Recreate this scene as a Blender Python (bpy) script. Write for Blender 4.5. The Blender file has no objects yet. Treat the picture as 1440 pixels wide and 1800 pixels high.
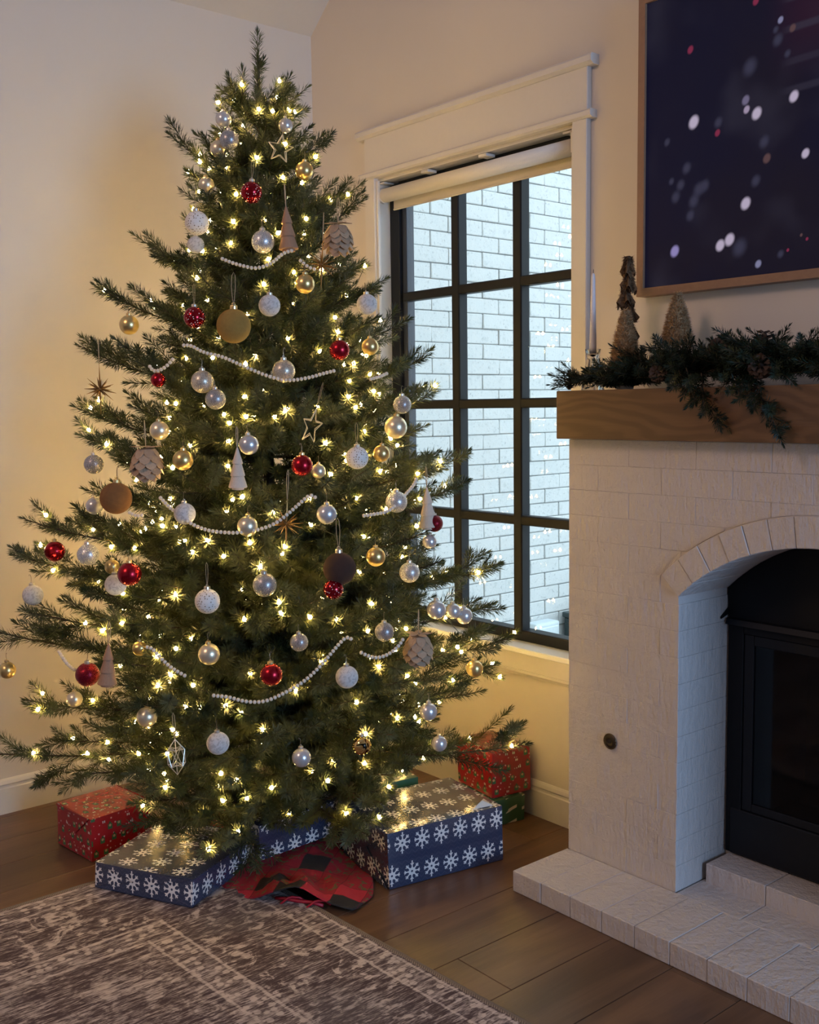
import bpy, bmesh, math, random
import numpy as np
from mathutils import Vector, Matrix

# ------------------------------------------------------------------ camera, world, lights, exposure
SC = bpy.context.scene
COL = SC.collection
rng = np.random.default_rng(7)
random.seed(7)
PI = math.pi

cam_d = bpy.data.cameras.new('camera')
cam_d.sensor_fit = 'HORIZONTAL'; cam_d.sensor_width = 36.0; cam_d.lens = 46.353
cam_d.clip_start = 0.05; cam_d.clip_end = 100
cam = bpy.data.objects.new('camera', cam_d); COL.objects.link(cam)
EYE = Vector((3.414, -2.390, 1.300))
_yaw, _pitch, _roll = [math.radians(a) for a in (50.1876, 5.6751, -0.7543)]
_f = Vector((-math.sin(_yaw)*math.cos(_pitch), math.cos(_yaw)*math.cos(_pitch), -math.sin(_pitch)))
_r = Vector((math.cos(_yaw), math.sin(_yaw), 0)); _u = _r.cross(_f)
_rr = _r*math.cos(_roll) + _u*math.sin(_roll); _uu = _u*math.cos(_roll) - _r*math.sin(_roll)
cam.matrix_world = Matrix(((_rr.x, _uu.x, -_f.x, EYE.x), (_rr.y, _uu.y, -_f.y, EYE.y), (_rr.z, _uu.z, -_f.z, EYE.z), (0, 0, 0, 1)))
SC.camera = cam

world = bpy.data.worlds.new('overcast_sky'); SC.world = world; world.use_nodes = True
_bg = world.node_tree.nodes['Background']
_bg.inputs[0].default_value = (0.74, 0.89, 1.0, 1); _bg.inputs[1].default_value = 2.6

def area(name, loc, target, sx, sy, power, color):
    l = bpy.data.lights.new(name, 'AREA'); l.shape = 'RECTANGLE'; l.size = sx; l.size_y = sy
    l.energy = power; l.color = color
    o = bpy.data.objects.new(name, l); COL.objects.link(o); o.location = loc
    o.rotation_euler = (Vector(target) - Vector(loc)).to_track_quat('-Z', 'Y').to_euler()
    return o
# daylight of the room's other windows (far right wall) and the warm ceiling lamps
area('right_window_daylight', (6.50, -0.95, 1.40), (1.0, -0.7, 0.9), 1.5, 1.7, 118, (0.37, 0.61, 1.0))
area('ceiling_lamp_light', (1.7, -4.3, 3.5), (1.7, -0.8, 0.3), 0.9, 0.9, 36, (1.0, 0.63, 0.47))
BULB_STRENGTH = 160.0

SC.view_settings.view_transform = 'Standard'; SC.view_settings.look = 'None'
SC.view_settings.exposure = 0.28; SC.view_settings.gamma = 1.0; SC.view_settings.use_curve_mapping = False
SC.cycles.max_bounces = 10; SC.cycles.diffuse_bounces = 4; SC.cycles.glossy_bounces = 4
SC.cycles.transparent_max_bounces = 24; SC.cycles.sample_clamp_indirect = 6.0
SC.cycles.use_denoising = True

# ------------------------------------------------------------------ small shader language
class S:
    def __init__(s, nt, o): s.nt = nt; s.o = o
    def __add__(a, b): return mth(a, 'ADD', b)
    def __radd__(a, b): return mth(a, 'ADD', b)
    def __sub__(a, b): return mth(a, 'SUBTRACT', b)
    def __rsub__(a, b): return mth(a, 'SUBTRACT', b, rev=True)
    def __mul__(a, b): return mth(a, 'MULTIPLY', b)
    def __rmul__(a, b): return mth(a, 'MULTIPLY', b)
    def __truediv__(a, b): return mth(a, 'DIVIDE', b)
def mth(a, op, b=None, rev=False, c=None):
    n = a.nt.nodes.new('ShaderNodeMath'); n.operation = op
    args = [x for x in ((b, a) if rev else (a, b, c)) if x is not None]
    for i, x in enumerate(args):
        if isinstance(x, S): a.nt.links.new(x.o, n.inputs[i])
        else: n.inputs[i].default_value = x
    return S(a.nt, n.outputs[0])
def lt(a, b): return mth(a, 'LESS_THAN', b)
def gt(a, b): return mth(a, 'GREATER_THAN', b)
def mn(a, b): return mth(a, 'MINIMUM', b)
def mx(a, b): return mth(a, 'MAXIMUM', b)
def ab(a): return mth(a, 'ABSOLUTE')
def fract(a): return mth(a, 'FRACT')
def floor_(a): return mth(a, 'FLOOR')
def sq(a): return mth(a, 'SQRT')
def sin(a): return mth(a, 'SINE')
def cos(a): return mth(a, 'COSINE')
def smooth(a, lo, hi, t0=0.0, t1=1.0):
    n = a.nt.nodes.new('ShaderNodeMapRange'); n.interpolation_type = 'SMOOTHSTEP'
    a.nt.links.new(a.o, n.inputs[0])
    for i, v in enumerate((lo, hi, t0, t1)): n.inputs[i+1].default_value = v
    return S(a.nt, n.outputs[0])
class M:
    """a material with helpers"""
    def __init__(s, name, rough=0.5, metal=0.0, color=(0.8, 0.8, 0.8), **kw):
        s.m = bpy.data.materials.new(name); s.m.use_nodes = True; s.nt = s.m.node_tree
        s.b = s.nt.nodes['Principled BSDF']; s.out = s.nt.nodes['Material Output']
        s.set('Base Color', (*color, 1)); s.set('Roughness', rough); s.set('Metallic', metal)
        for k, v in kw.items(): s.set(k.replace('_', ' '), v)
    def set(s, k, v):
        if isinstance(v, S): s.nt.links.new(v.o, s.b.inputs[k])
        elif hasattr(v, 'is_output'): s.nt.links.new(v, s.b.inputs[k])
        else: s.b.inputs[k].default_value = v
    def coord(s, kind='Object', scale=(1, 1, 1), loc=(0, 0, 0), rot=(0, 0, 0)):
        t = s.nt.nodes.new('ShaderNodeTexCoord'); mp = s.nt.nodes.new('ShaderNodeMapping')
        mp.inputs['Scale'].default_value = scale; mp.inputs['Location'].default_value = loc; mp.inputs['Rotation'].default_value = rot
        s.nt.links.new(t.outputs[kind], mp.inputs[0]); return mp.outputs[0]
    def xyz(s, vec):
        n = s.nt.nodes.new('ShaderNodeSeparateXYZ'); s.nt.links.new(vec, n.inputs[0])
        return [S(s.nt, n.outputs[i]) for i in range(3)]
    def vec(s, x, y, z=0.0):
        n = s.nt.nodes.new('ShaderNodeCombineXYZ')
        for i, v in enumerate((x, y, z)):
            if isinstance(v, S): s.nt.links.new(v.o, n.inputs[i])
            else: n.inputs[i].default_value = v
        return n.outputs[0]
    def noise(s, vec, scale=5, detail=4, rough=0.55, dist=0.0, col=False):
        n = s.nt.nodes.new('ShaderNodeTexNoise'); n.inputs['Scale'].default_value = scale; n.inputs['Detail'].default_value = detail
        n.inputs['Roughness'].default_value = rough; n.inputs['Distortion'].default_value = dist
        s.nt.links.new(vec, n.inputs['Vector']); return n.outputs['Color'] if col else S(s.nt, n.outputs[0])
    def voro(s, vec, scale=5, feature='F1', rnd=1.0, col=False):
        n = s.nt.nodes.new('ShaderNodeTexVoronoi'); n.feature = feature; n.inputs['Scale'].default_value = scale
        n.inputs['Randomness'].default_value = rnd
        s.nt.links.new(vec, n.inputs['Vector']); d = S(s.nt, n.outputs['Distance'])
        return (d, n.outputs['Color']) if col else d
    def white(s, vec):
        n = s.nt.nodes.new('ShaderNodeTexWhiteNoise'); n.noise_dimensions = '3D'; s.nt.links.new(vec, n.inputs[0])
        return S(s.nt, n.outputs[0])
    def rand(s):
        n = s.nt.nodes.new('ShaderNodeObjectInfo'); return S(s.nt, n.outputs['Random'])
    def mix(s, f, a, b):
        n = s.nt.nodes.new('ShaderNodeMix'); n.data_type = 'RGBA'
        for i, v in ((0, f), (6, a), (7, b)):
            if isinstance(v, S): s.nt.links.new(v.o, n.inputs[i])
            elif hasattr(v, 'is_output'): s.nt.links.new(v, n.inputs[i])
            elif i == 0: n.inputs[0].default_value = v
            else: n.inputs[i].default_value = (*v, 1)
        return n.outputs[2]
    def bump(s, h, strength=0.3, dist=0.01, normal=None):
        n = s.nt.nodes.new('ShaderNodeBump'); n.inputs['Strength'].default_value = strength; n.inputs['Distance'].default_value = dist
        s.nt.links.new(h.o, n.inputs['Height']); s.nt.links.new(n.outputs[0], s.b.inputs['Normal'])

def plain(name, color, rough=0.5, metal=0.0, bump=0.0, scale=60, var=0.12, **kw):
    """a plain surface with a little grain of its own"""
    m = M(name, rough, metal, color, **kw); v = m.coord()
    n = m.noise(v, scale, 4)
    lo = tuple(c*(1-var) for c in color); hi = tuple(min(1, c*(1+var*0.6)) for c in color)
    m.set('Base Color', m.mix(n, lo, hi))
    if bump: m.bump(n, bump, 0.004)
    return m.m

# ------------------------------------------------------------------ mesh helpers
class MB:
    def __init__(s): s.v = []; s.f = []
    def add(s, vs, fs):
        k = len(s.v); s.v += [tuple(map(float, p)) for p in vs]; s.f += [tuple(i+k for i in f) for f in fs]; return s
    def box(s, a, b):
        (x0, y0, z0), (x1, y1, z1) = a, b
        return s.add([(x0,y0,z0),(x1,y0,z0),(x1,y1,z0),(x0,y1,z0),(x0,y0,z1),(x1,y0,z1),(x1,y1,z1),(x0,y1,z1)],
                     [(0,3,2,1),(4,5,6,7),(0,1,5,4),(1,2,6,5),(2,3,7,6),(3,0,4,7)])
    def prism(s, poly, y0, y1, axis='y'):
        """polygon in (x,z) swept along y, or in (y,z) swept along x, or in (x,y) swept along z"""
        n = len(poly)
        if axis == 'y': P = [(a, y0, b) for a, b in poly] + [(a, y1, b) for a, b in poly]
        elif axis == 'x': P = [(y0, a, b) for a, b in poly] + [(y1, a, b) for a, b in poly]
        else: P = [(a, b, y0) for a, b in poly] + [(a, b, y1) for a, b in poly]
        F = [tuple(range(n)), tuple(range(2*n-1, n-1, -1))] + [(i, i+n, (i+1) % n + n, (i+1) % n) for i in range(n)]
        return s.add(P, F)
    def tube(s, pts, r, n=6, cap=True):
        pts = [np.array(p, float) for p in pts]; rs = r if hasattr(r, '__len__') else [r]*len(pts)
        ref = np.array((0.31, 0.12, 0.94)); V = []; N = len(pts)
        for i, p in enumerate(pts):
            t = pts[min(i+1, N-1)] - pts[max(i-1, 0)]; t = t/(np.linalg.norm(t)+1e-12)
            a = np.cross(t, ref)
            if np.linalg.norm(a) < 0.1: a = np.cross(t, (1.0, 0, 0))
            a /= np.linalg.norm(a); b = np.cross(t, a)
            for k in range(n):
                th = 2*PI*k/n; V.append(p + rs[i]*(a*math.cos(th) + b*math.sin(th)))
        F = [(i*n+k, i*n+(k+1) % n, (i+1)*n+(k+1) % n, (i+1)*n+k) for i in range(N-1) for k in range(n)]
        if cap: F += [tuple(range(n-1, -1, -1)), tuple((N-1)*n+k for k in range(n))]
        return s.add(V, F)
    def lathe(s, prof, n=24, c=(0, 0, 0), axis='z'):
        V = []
        for r, z in prof:
            for k in range(n):
                t = 2*PI*k/n; x, y = r*math.cos(t), r*math.sin(t)
                q = (x, y, z) if axis == 'z' else ((x, -z, y) if axis == 'y' else (z, x, y))
                V.append((q[0]+c[0], q[1]+c[1], q[2]+c[2]))
        N = len(prof)
        F = [(i*n+k, i*n+(k+1) % n, (i+1)*n+(k+1) % n, (i+1)*n+k) for i in range(N-1) for k in range(n)]
        if prof[0][0] > 1e-6: F.append(tuple(range(n-1, -1, -1)))
        if prof[-1][0] > 1e-6: F.append(tuple((N-1)*n+k for k in range(n)))
        return s.add(V, F)
    def sphere(s, c, r, n=16, m=10, sq=(1, 1, 1)):
        prof = [(math.sin(PI*i/m), -math.cos(PI*i/m)) for i in range(m+1)]
        k = len(s.v); s.lathe([(max(a, 1e-4)*1.0, b) for a, b in prof], n)
        for i in range(k, len(s.v)):
            p = s.v[i]; s.v[i] = (p[0]*r*sq[0]+c[0], p[1]*r*sq[1]+c[1], p[2]*r*sq[2]+c[2])
        return s
    def mesh(s, name, mat=None, smooth=False, off=(0, 0, 0), bevel=0.0, seg=1):
        me = bpy.data.meshes.new(name)
        me.from_pydata([(p[0]-off[0], p[1]-off[1], p[2]-off[2]) for p in s.v], [], s.f)
        bm = bmesh.new(); bm.from_mesh(me)
        bmesh.ops.recalc_face_normals(bm, faces=bm.faces)
        if bevel: bmesh.ops.bevel(bm, geom=bm.edges[:], offset=bevel, segments=seg, affect='EDGES', profile=0.6, clamp_overlap=True)
        bm.to_mesh(me); bm.free()
        if smooth: me.shade_smooth()
        if mat: me.materials.append(mat)
        me.update(); return me

def worldloc(o):
    l = Vector(o.location)
    while o.parent: o = o.parent; l += Vector(o.location)
    return l
def link(name, me, parent=None, loc=(0, 0, 0)):
    o = bpy.data.objects.new(name, me); COL.objects.link(o)
    if parent: o.parent = parent
    o.location = loc; return o
def part(name, mb, mat, parent, smooth=False, bevel=0.0, seg=1, label=None):
    """child whose shape is given in world coordinates"""
    o = link(name, mb.mesh(name, mat, smooth, worldloc(parent), bevel, seg), parent)
    if label: o['label'] = label
    return o
def thing(name, label, cat, loc=(0, 0, 0), group=None, kind=None):
    o = bpy.data.objects.new(name, None); COL.objects.link(o); o.location = loc; o.empty_display_size = 0.05
    if label: o['label'] = label
    if cat: o['category'] = cat
    if group: o['group'] = group
    if kind: o['kind'] = kind
    return o
def struct(name, mb, mat, label=None, smooth=False, bevel=0.0, loc=(0, 0, 0)):
    o = link(name, mb.mesh(name, mat, smooth, loc, bevel), None, loc); o['kind'] = 'structure'
    if label: o['label'] = label
    return o
def brick_mesh(name, sx, sy, sz, mat, ch=0.004, wob=0.0012, seed=0):
    """a cuboid with chamfered, slightly uneven edges, centred on its own middle (44 triangles)"""
    me = MB().box((-sx/2, -sy/2, -sz/2), (sx/2, sy/2, sz/2)).mesh(name, mat, False, bevel=ch)
    r = random.Random(seed)
    for v in me.vertices: v.co += Vector((r.uniform(-wob, wob), r.uniform(-wob, wob), r.uniform(-wob, wob)))
    return me

# ------------------------------------------------------------------ surface materials
def wall_paint():
    m = M('wall_paint', 0.75, 0, (0.74, 0.70, 0.64)); v = m.coord()
    n = m.noise(v, 1.3, 3); m.set('Base Color', m.mix(n, (0.57, 0.52, 0.46), (0.62, 0.57, 0.51)))
    m.bump(m.noise(v, 260, 3), 0.06, 0.002); return m.m
WALL = wall_paint()
TRIM = plain('trim_paint', (0.60, 0.565, 0.52), 0.38, var=0.03)
CEIL = plain('ceiling_paint', (0.56, 0.52, 0.48), 0.8, var=0.03)
BLACK = plain('black_window_frame', (0.008, 0.010, 0.015), 0.5, var=0.2, Specular_IOR_Level=0.25)
def white_brick(name, ext):
    m = M(name, 0.62, 0, (0.8, 0.8, 0.8)); v = m.coord('Object'); w = m.coord('Generated')
    g = m.nt.nodes.new('ShaderNodeNewGeometry').outputs['Position']
    n1 = m.noise(g, 34, 6, 0.7); n2 = m.noise(g, 90, 4, 0.65); n3 = m.noise(g, 8, 3)
    if ext:
        pits = smooth(n2, 0.59, 0.67); gr = smooth(n1, 0.56, 0.66)
        c = m.mix(n3, (0.52, 0.55, 0.555), (0.59, 0.61, 0.615))
        c = m.mix(gr*0.45, c, (0.36, 0.39, 0.40)); c = m.mix(pits*0.6, c, (0.24, 0.26, 0.28))
        m.set('Base Color', c); m.bump(n1*0.7+n2*0.5, 0.5, 0.006)
    else:
        st = m.nt.nodes.new('ShaderNodeMapping'); st.inputs['Scale'].default_value = (60, 60, 14); m.nt.links.new(g, st.inputs[0])
        n4 = m.noise(st.outputs[0], 1.0, 4, 0.6)
        c = m.mix(n3, (0.455, 0.415, 0.395), (0.515, 0.475, 0.455)); m.set('Base Color', c)
        n5 = m.noise(g, 17, 3, 0.6, 0.5); m.bump(n5*0.5+n1*0.6+n4*1.0+n2*0.35, 0.60, 0.011)
    return m.m
BRICK_IN = white_brick('painted_brick_indoor', False)
BRICK_OUT = white_brick('painted_brick_outdoor', True)
MORTAR_OUT = plain('painted_mortar_outdoor', (0.44, 0.46, 0.47), 0.8, bump=0.4, scale=80)
MORTAR_IN = plain('painted_mortar_indoor', (0.48, 0.44, 0.42), 0.7, bump=0.4, scale=90, var=0.06)
def oak_floor():
    m = M('oak_plank', 0.33, 0, (0.1, 0.06, 0.04)); r = m.rand()
    g = m.nt.nodes.new('ShaderNodeNewGeometry').outputs['Position']
    x, y, z = m.xyz(g)
    q = m.vec(x*1.0 + r*37.0, y*0.11 + r*11.0, r*5.0)
    n = m.noise(q, 9, 6, 0.62, 0.6); fine = m.noise(m.vec(x*1.0, y*0.03, r*9.0), 160, 3)
    knot = m.voro(m.vec(x*1.6 + r*9.0, y*0.9 + r*4.0, 0.0), 1.5)
    c = m.mix(smooth(n, 0.3, 0.72), (0.064, 0.030, 0.0145), (0.160, 0.080, 0.038))
    c = m.mix(fine*0.35, c, (0.075, 0.042, 0.024))
    c = m.mix(smooth(knot, 0.075, 0.02)*0.85, c, (0.018, 0.010, 0.007))
    h = m.nt.nodes.new('ShaderNodeHueSaturation'); m.nt.links.new(c, h.inputs['Color'])
    vv = r*0.40 + 0.80; m.nt.links.new(vv.o, h.inputs['Value']); h.inputs['Saturation'].default_value = 0.95
    m.set('Base Color', h.outputs[0]); m.set('Roughness', fine*0.18 + 0.26)
    m.bump(fine*0.5+n*0.3, 0.16, 0.002); return m.m
OAK = oak_floor()
def mantel_wood():
    m = M('stained_oak_beam', 0.42, 0, (0.2, 0.1, 0.05)); v = m.coord('Object', (1, 1, 1))
    x, y, z = m.xyz(v)
    w = m.noise(m.vec(x*0.9, y*3.0, z*3.2), 2.2, 3, 0.5, 0.3)
    rings = sin((z*9.0 + y*5.0 + w*3.0)*18.0)*0.5 + 0.5
    fib = m.noise(m.vec(x*3.0, y*60, z*60), 3.0, 4)
    c = m.mix(smooth(rings, 0.05, 0.95), (0.100, 0.048, 0.019), (0.145, 0.073, 0.031)); c = m.mix(fib*0.45, c, (0.068, 0.031, 0.012))
    m.set('Base Color', c); m.bump(fib, 0.15, 0.003); return m.m
MANTEL = mantel_wood()
GLASSC = None
def pane_glass():
    m = bpy.data.materials.new('window_glass'); m.use_nodes = True; nt = m.node_tree; nt.nodes.clear()
    o = nt.nodes.new('ShaderNodeOutputMaterial'); mx_ = nt.nodes.new('ShaderNodeMixShader'); t = nt.nodes.new('ShaderNodeBsdfTransparent')
    t.inputs[0].default_value = (0.965, 0.985, 0.985, 1)
    g = nt.nodes.new('ShaderNodeBsdfGlossy'); g.inputs['Roughness'].default_value = 0.0
    fr = nt.nodes.new('ShaderNodeLayerWeight'); pw = nt.nodes.new('ShaderNodeMath'); pw.operation = 'POWER'; pw.inputs[1].default_value = 5.0
    ma = nt.nodes.new('ShaderNodeMath'); ma.operation = 'MULTIPLY_ADD'; ma.inputs[1].default_value = 0.955; ma.inputs[2].default_value = 0.045
    nt.links.new(fr.outputs['Facing'], pw.inputs[0]); nt.links.new(pw.outputs[0], ma.inputs[0]); nt.links.new(ma.outputs[0], mx_.inputs[0]); nt.links.new(t.outputs[0], mx_.inputs[1]); nt.links.new(g.outputs[0], mx_.inputs[2])
    nt.links.new(mx_.outputs[0], o.inputs[0]); return m
PANE = pane_glass()

# ------------------------------------------------------------------ room shell
W, D = 6.6, 5.6                      # room: x 0..W, y -D..0; the corner beside the tree is the origin
OX0, OX1, OZ0, OZ1 = 0.395, 1.325, 0.533, 2.10       # window opening
FX0, FX1, FZ1 = 1.90, 2.56, 0.90                      # fire opening behind the fireplace
rise = 0.80
def zc(x): return 2.70 + rise*min(x, W-x)
T = 0.14
bw = MB()
def back_wall_panel(x0, x1, z0, z1): bw.box((x0, 0, z0), (x1, T, z1))
back_wall_panel(-T, OX0, 0, 2.70); back_wall_panel(OX0, OX1, 0, OZ0); back_wall_panel(OX0, OX1, OZ1, 2.70)
back_wall_panel(OX1, FX0, 0, 2.70); back_wall_panel(FX0, FX1, FZ1, 2.70); back_wall_panel(FX1, W+T, 0, 2.70)
bw.prism([(-T, 2.70), (0, 2.70), (W/2, zc(W/2)), (W, 2.70), (W+T, 2.70), (W+T, 3.0), (W/2, zc(W/2)+0.3), (-T, 3.0)], 0, T)
bw.prism([(0, 2.70), (W, 2.70), (W/2, zc(W/2))], 0, T)
struct('wall_back', bw, WALL)
struct('wall_left', MB().box((-T, -D, 0), (0, 0, 3.0)), WALL)
struct('wall_right', MB().box((W, -D, 0), (W+T, 0, 3.0)), WALL)
struct('wall_front', MB().box((-T, -D-T, 0), (W+T, -D, zc(W/2)+0.3)), WALL)
ce = MB()
for a, b in ((0, W/2), (W/2, W)):
    ce.prism([(a, zc(a)), (b, zc(b)), (b, zc(b)+0.1), (a, zc(a)+0.1)], -D, 0)
struct('ceiling', ce, CEIL)

# floor: a sub-floor carrying oak planks that run towards the window wall
fl = struct('floor', MB().box((-0.1, -D, -0.06), (W+0.1, T, -0.016)), plain('sub_floor', (0.02, 0.013, 0.009), 0.9))
PW = 0.1785; x_ref = 1.829
plank_meshes = {}
k0 = math.floor((0 - x_ref)/PW)
for k in range(k0, int((W-x_ref)/PW)+1):
    x0, x1 = max(0.0, x_ref + k*PW), min(W, x_ref + (k+1)*PW)
    if x1 - x0 < 0.02: continue
    r = random.Random(k*13+5)
    joints = [-D]; y = -D + r.uniform(0.3, 1.9)
    if k == -1: y = -0.79 - 1.9*2
    elif k == 0: y = -1.62 - 1.9
    elif k == -2: y = -0.30 - 1.9*2
    while y < -0.12: joints.append(y); y += 1.9 if -3 < k < 1 else r.uniform(1.2, 2.0)
    joints.append(0.0)
    for a, b in zip(joints[:-1], joints[1:]):
        me = MB().box((-(x1-x0)/2+0.0006, -(b-a)/2+0.0006, -0.016), ((x1-x0)/2-0.0006, (b-a)/2-0.0006, 0.0)).mesh('plank', OAK, bevel=0.0011)
        link('plank', me, fl, ((x0+x1)/2, (a+b)/2, 0))

# baseboards with a moulded cap
def base_profile(): return [(0, 0), (-0.014, 0), (-0.014, 0.083), (-0.0105, 0.087), (-0.0105, 0.093), (-0.013, 0.098), (-0.009, 0.108), (-0.004, 0.113), (0, 0.114)]
b1 = MB().prism([(p, q) for p, q in base_profile()], 0.0, 1.49, 'x')
struct('baseboard_back', b1, TRIM)
b2 = MB().prism([(-p, q) for p, q in base_profile()], -D, 0.0, 'y')
struct('baseboard_left', b2, TRIM)

# ------------------------------------------------------------------ window with casing, sill, glazing
win = thing('window_1', 'tall black framed window with white casing beside the fireplace', None, (0.86, 0, OZ0), kind='structure')
fr = MB()
YF, YB = 0.052, 0.100
zt, zb = 2.092, 0.537
part('frame_stile', MB().box((OX0, YF, zb), (0.445, YB, zt)), BLACK, win, bevel=0.003)
part('frame_stile', MB().box((0.449, YF+0.012, zb), (0.473, YB, zt)), plain('dark_blue_black_sash', (0.02, 0.026, 0.045), 0.3), win, bevel=0.002)
part('frame_stile', MB().box((1.299, YF, zb), (OX1, YB, zt)), BLACK, win, bevel=0.003)
part('frame_rail', MB().box((0.445, YF, zb), (1.299, YB, 0.572)), BLACK, win, bevel=0.003)
part('frame_rail', MB().box((0.445, YF, 2.058), (1.299, YB, zt+0.006)), BLACK, win, bevel=0.003)
for zz in (1.692, 1.3085, 0.9315):
    part('muntin', MB().box((0.46, YF, zz-0.0155), (1.30, YF+0.040, zz+0.0155)), BLACK, win, bevel=0.004)
for xx in (0.740, 1.0295):
    part('muntin', MB().box((xx-0.0195, YF-0.001, zb+0.02), (xx+0.0195, YF+0.041, zt-0.02)), BLACK, win, bevel=0.004)
xs = [0.473, 0.7205, 0.7595, 1.010, 1.049, 1.299]; zs = [0.572, 0.916, 0.947, 1.293, 1.324, 1.6765, 1.7075, 2.058]
for i in range(3):
    for j in range(4):
        part('glass_pane', MB().box((xs[2*i]-0.004, 0.070, zs[2*j]-0.004), (xs[2*i+1]+0.004, 0.083, zs[2*j+1]+0.004)), PANE, win)
# white jamb liners, casing, head with two shelves, sill and apron
part('jamb', MB().box((OX0-0.012, -0.001, OZ0), (OX0+0.001, YF, OZ1)), TRIM, win)
part('jamb', MB().box((OX1-0.001, -0.001, OZ0), (OX1+0.012, YF, OZ1)), TRIM, win)
part('jamb', MB().box((OX0, -0.001, 2.097), (OX1, YF, 2.102)), TRIM, win)
part('casing', MB().box((0.343, -0.02, 0.53), (0.398, 0, 2.11)), TRIM, win, bevel=0.002)
part('casing_bead', MB().box((0.398, -0.012, 0.53), (0.408, 0, 2.10)), TRIM, win, bevel=0.002)
part('casing', MB().box((1.322, -0.02, 0.53), (1.377, 0, 2.11)), TRIM, win, bevel=0.002)
part('casing_bead', MB().box((1.312, -0.012, 0.53), (1.322, 0, 2.10)), TRIM, win, bevel=0.002)
part('head_casing', MB().box((0.343, -0.02, 2.125), (1.379, 0, 2.252)), TRIM, win, bevel=0.002)
part('head_shelf', MB().prism([(0, 2.108), (-0.022, 2.108), (-0.030, 2.113), (-0.030, 2.126), (-0.026, 2.131), (0, 2.131)], 0.318, 1.398, 'x'), TRIM, win)
part('crown_shelf', MB().prism([(0, 2.250), (-0.024, 2.250), (-0.036, 2.258), (-0.036, 2.273), (-0.032, 2.279), (0, 2.279)], 0.310, 1.405, 'x'), TRIM, win)
part('sill', MB().box((0.33, -0.026, 0.518), (1.40, YF+0.01, 0.536)), plain('sill_paint', (0.80, 0.80, 0.80), 0.22, var=0.03), win, bevel=0.003)
part('apron', MB().box((0.345, -0.017, 0.462), (1.375, 0, 0.518)), TRIM, win, bevel=0.002)
part('apron_moulding', MB().prism([(0, 0.440), (-0.012, 0.444), (-0.016, 0.452), (-0.024, 0.457), (-0.024, 0.465), (0, 0.465)], 0.338, 1.382, 'x'), TRIM, win)

# roller blind
CLOTH = plain('blind_fabric', (0.66, 0.63, 0.58), 0.8, bump=0.2, scale=300, var=0.05)
bl = thing('roller_blind', 'rolled up off-white roller blind inside the window head', 'blind', (0.86, 0.02, 2.055))
part('roller', MB().lathe([(0.0245, 0.412), (0.0245, 1.295)], 24, (0, 0.018, 2.050), 'x'), CLOTH, bl, True)
part('end_cap', MB().lathe([(0.020, 0.400), (0.027, 0.402), (0.027, 0.411), (0.020, 0.412)], 24, (0, 0.018, 2.050), 'x'), TRIM, bl)
part('bracket', MB().box((0.396, 0.0, 2.045), (0.401, 0.045, 2.094)).box((0.396, 0.0, 2.088), (0.43, 0.045, 2.093)), TRIM, bl)
part('bracket', MB().box((1.300, 0.0, 2.03), (1.312, 0.045, 2.094)).box((1.27, 0.0, 2.088), (1.31, 0.045, 2.093)), TRIM, bl)
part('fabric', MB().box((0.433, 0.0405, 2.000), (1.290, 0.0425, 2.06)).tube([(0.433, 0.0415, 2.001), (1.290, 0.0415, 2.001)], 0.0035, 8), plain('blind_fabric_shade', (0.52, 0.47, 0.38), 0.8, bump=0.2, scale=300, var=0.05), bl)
for xx in (0.66, 0.94):
    part('mounting_clip', MB().box((xx-0.018, -0.010, 2.084), (xx+0.018, 0.030, 2.093)), TRIM, bl, bevel=0.001)

# ------------------------------------------------------------------ outside: brick wing of the house, ground, boxes
ex = thing('wall_exterior', 'white painted brick wall of the house seen through the window', None, (-0.05, 1.2, -0.3), kind='structure')
part('mortar', MB().box((-0.30, T, -0.3), (-0.062, 4.2, 3.4)), MORTAR_OUT, ex)
CH, BL = 0.0677, 0.2032
bm_full = [brick_mesh('brick', 0.060, BL-0.0035, CH-0.004, BRICK_OUT, 0.0028, 0.0012, s) for s in range(5)]
n_b = 0
for c in range(35):
    z = 0.02 + (c+0.5)*CH
    off = (0.5 if c % 2 else 0.0)*BL
    for i in range(8):
        y = 0.33 + off + (i+0.5)*BL
        if i == 7 and c % 2: continue
        r = random.Random(c*31+i)
        link('brick', bm_full[r.randrange(5)], ex, (0.05-0.080+r.uniform(-0.003, 0.003)-0.0, y-1.2, z+0.3)); n_b += 1
far = MB(); r = random.Random(3)
for c in range(-4, 44):
    z = 0.02 + (c+0.5)*CH; off = (0.5 if c % 2 else 0.0)*BL
    for i in range(-1, 18):
        if 0 <= c < 35 and 0 <= i < (7 if c % 2 else 8): continue
        y = 0.33 + off + (i+0.5)*BL
        if y < 0.25: continue
        far.box((-0.11, y-BL/2+0.002, z-CH/2+0.002), (-0.05+r.uniform(-0.003, 0.003), y+BL/2-0.002, z+CH/2-0.002))
o = part('brickwork', far, BRICK_OUT, ex); o['kind'] = 'stuff'
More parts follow.
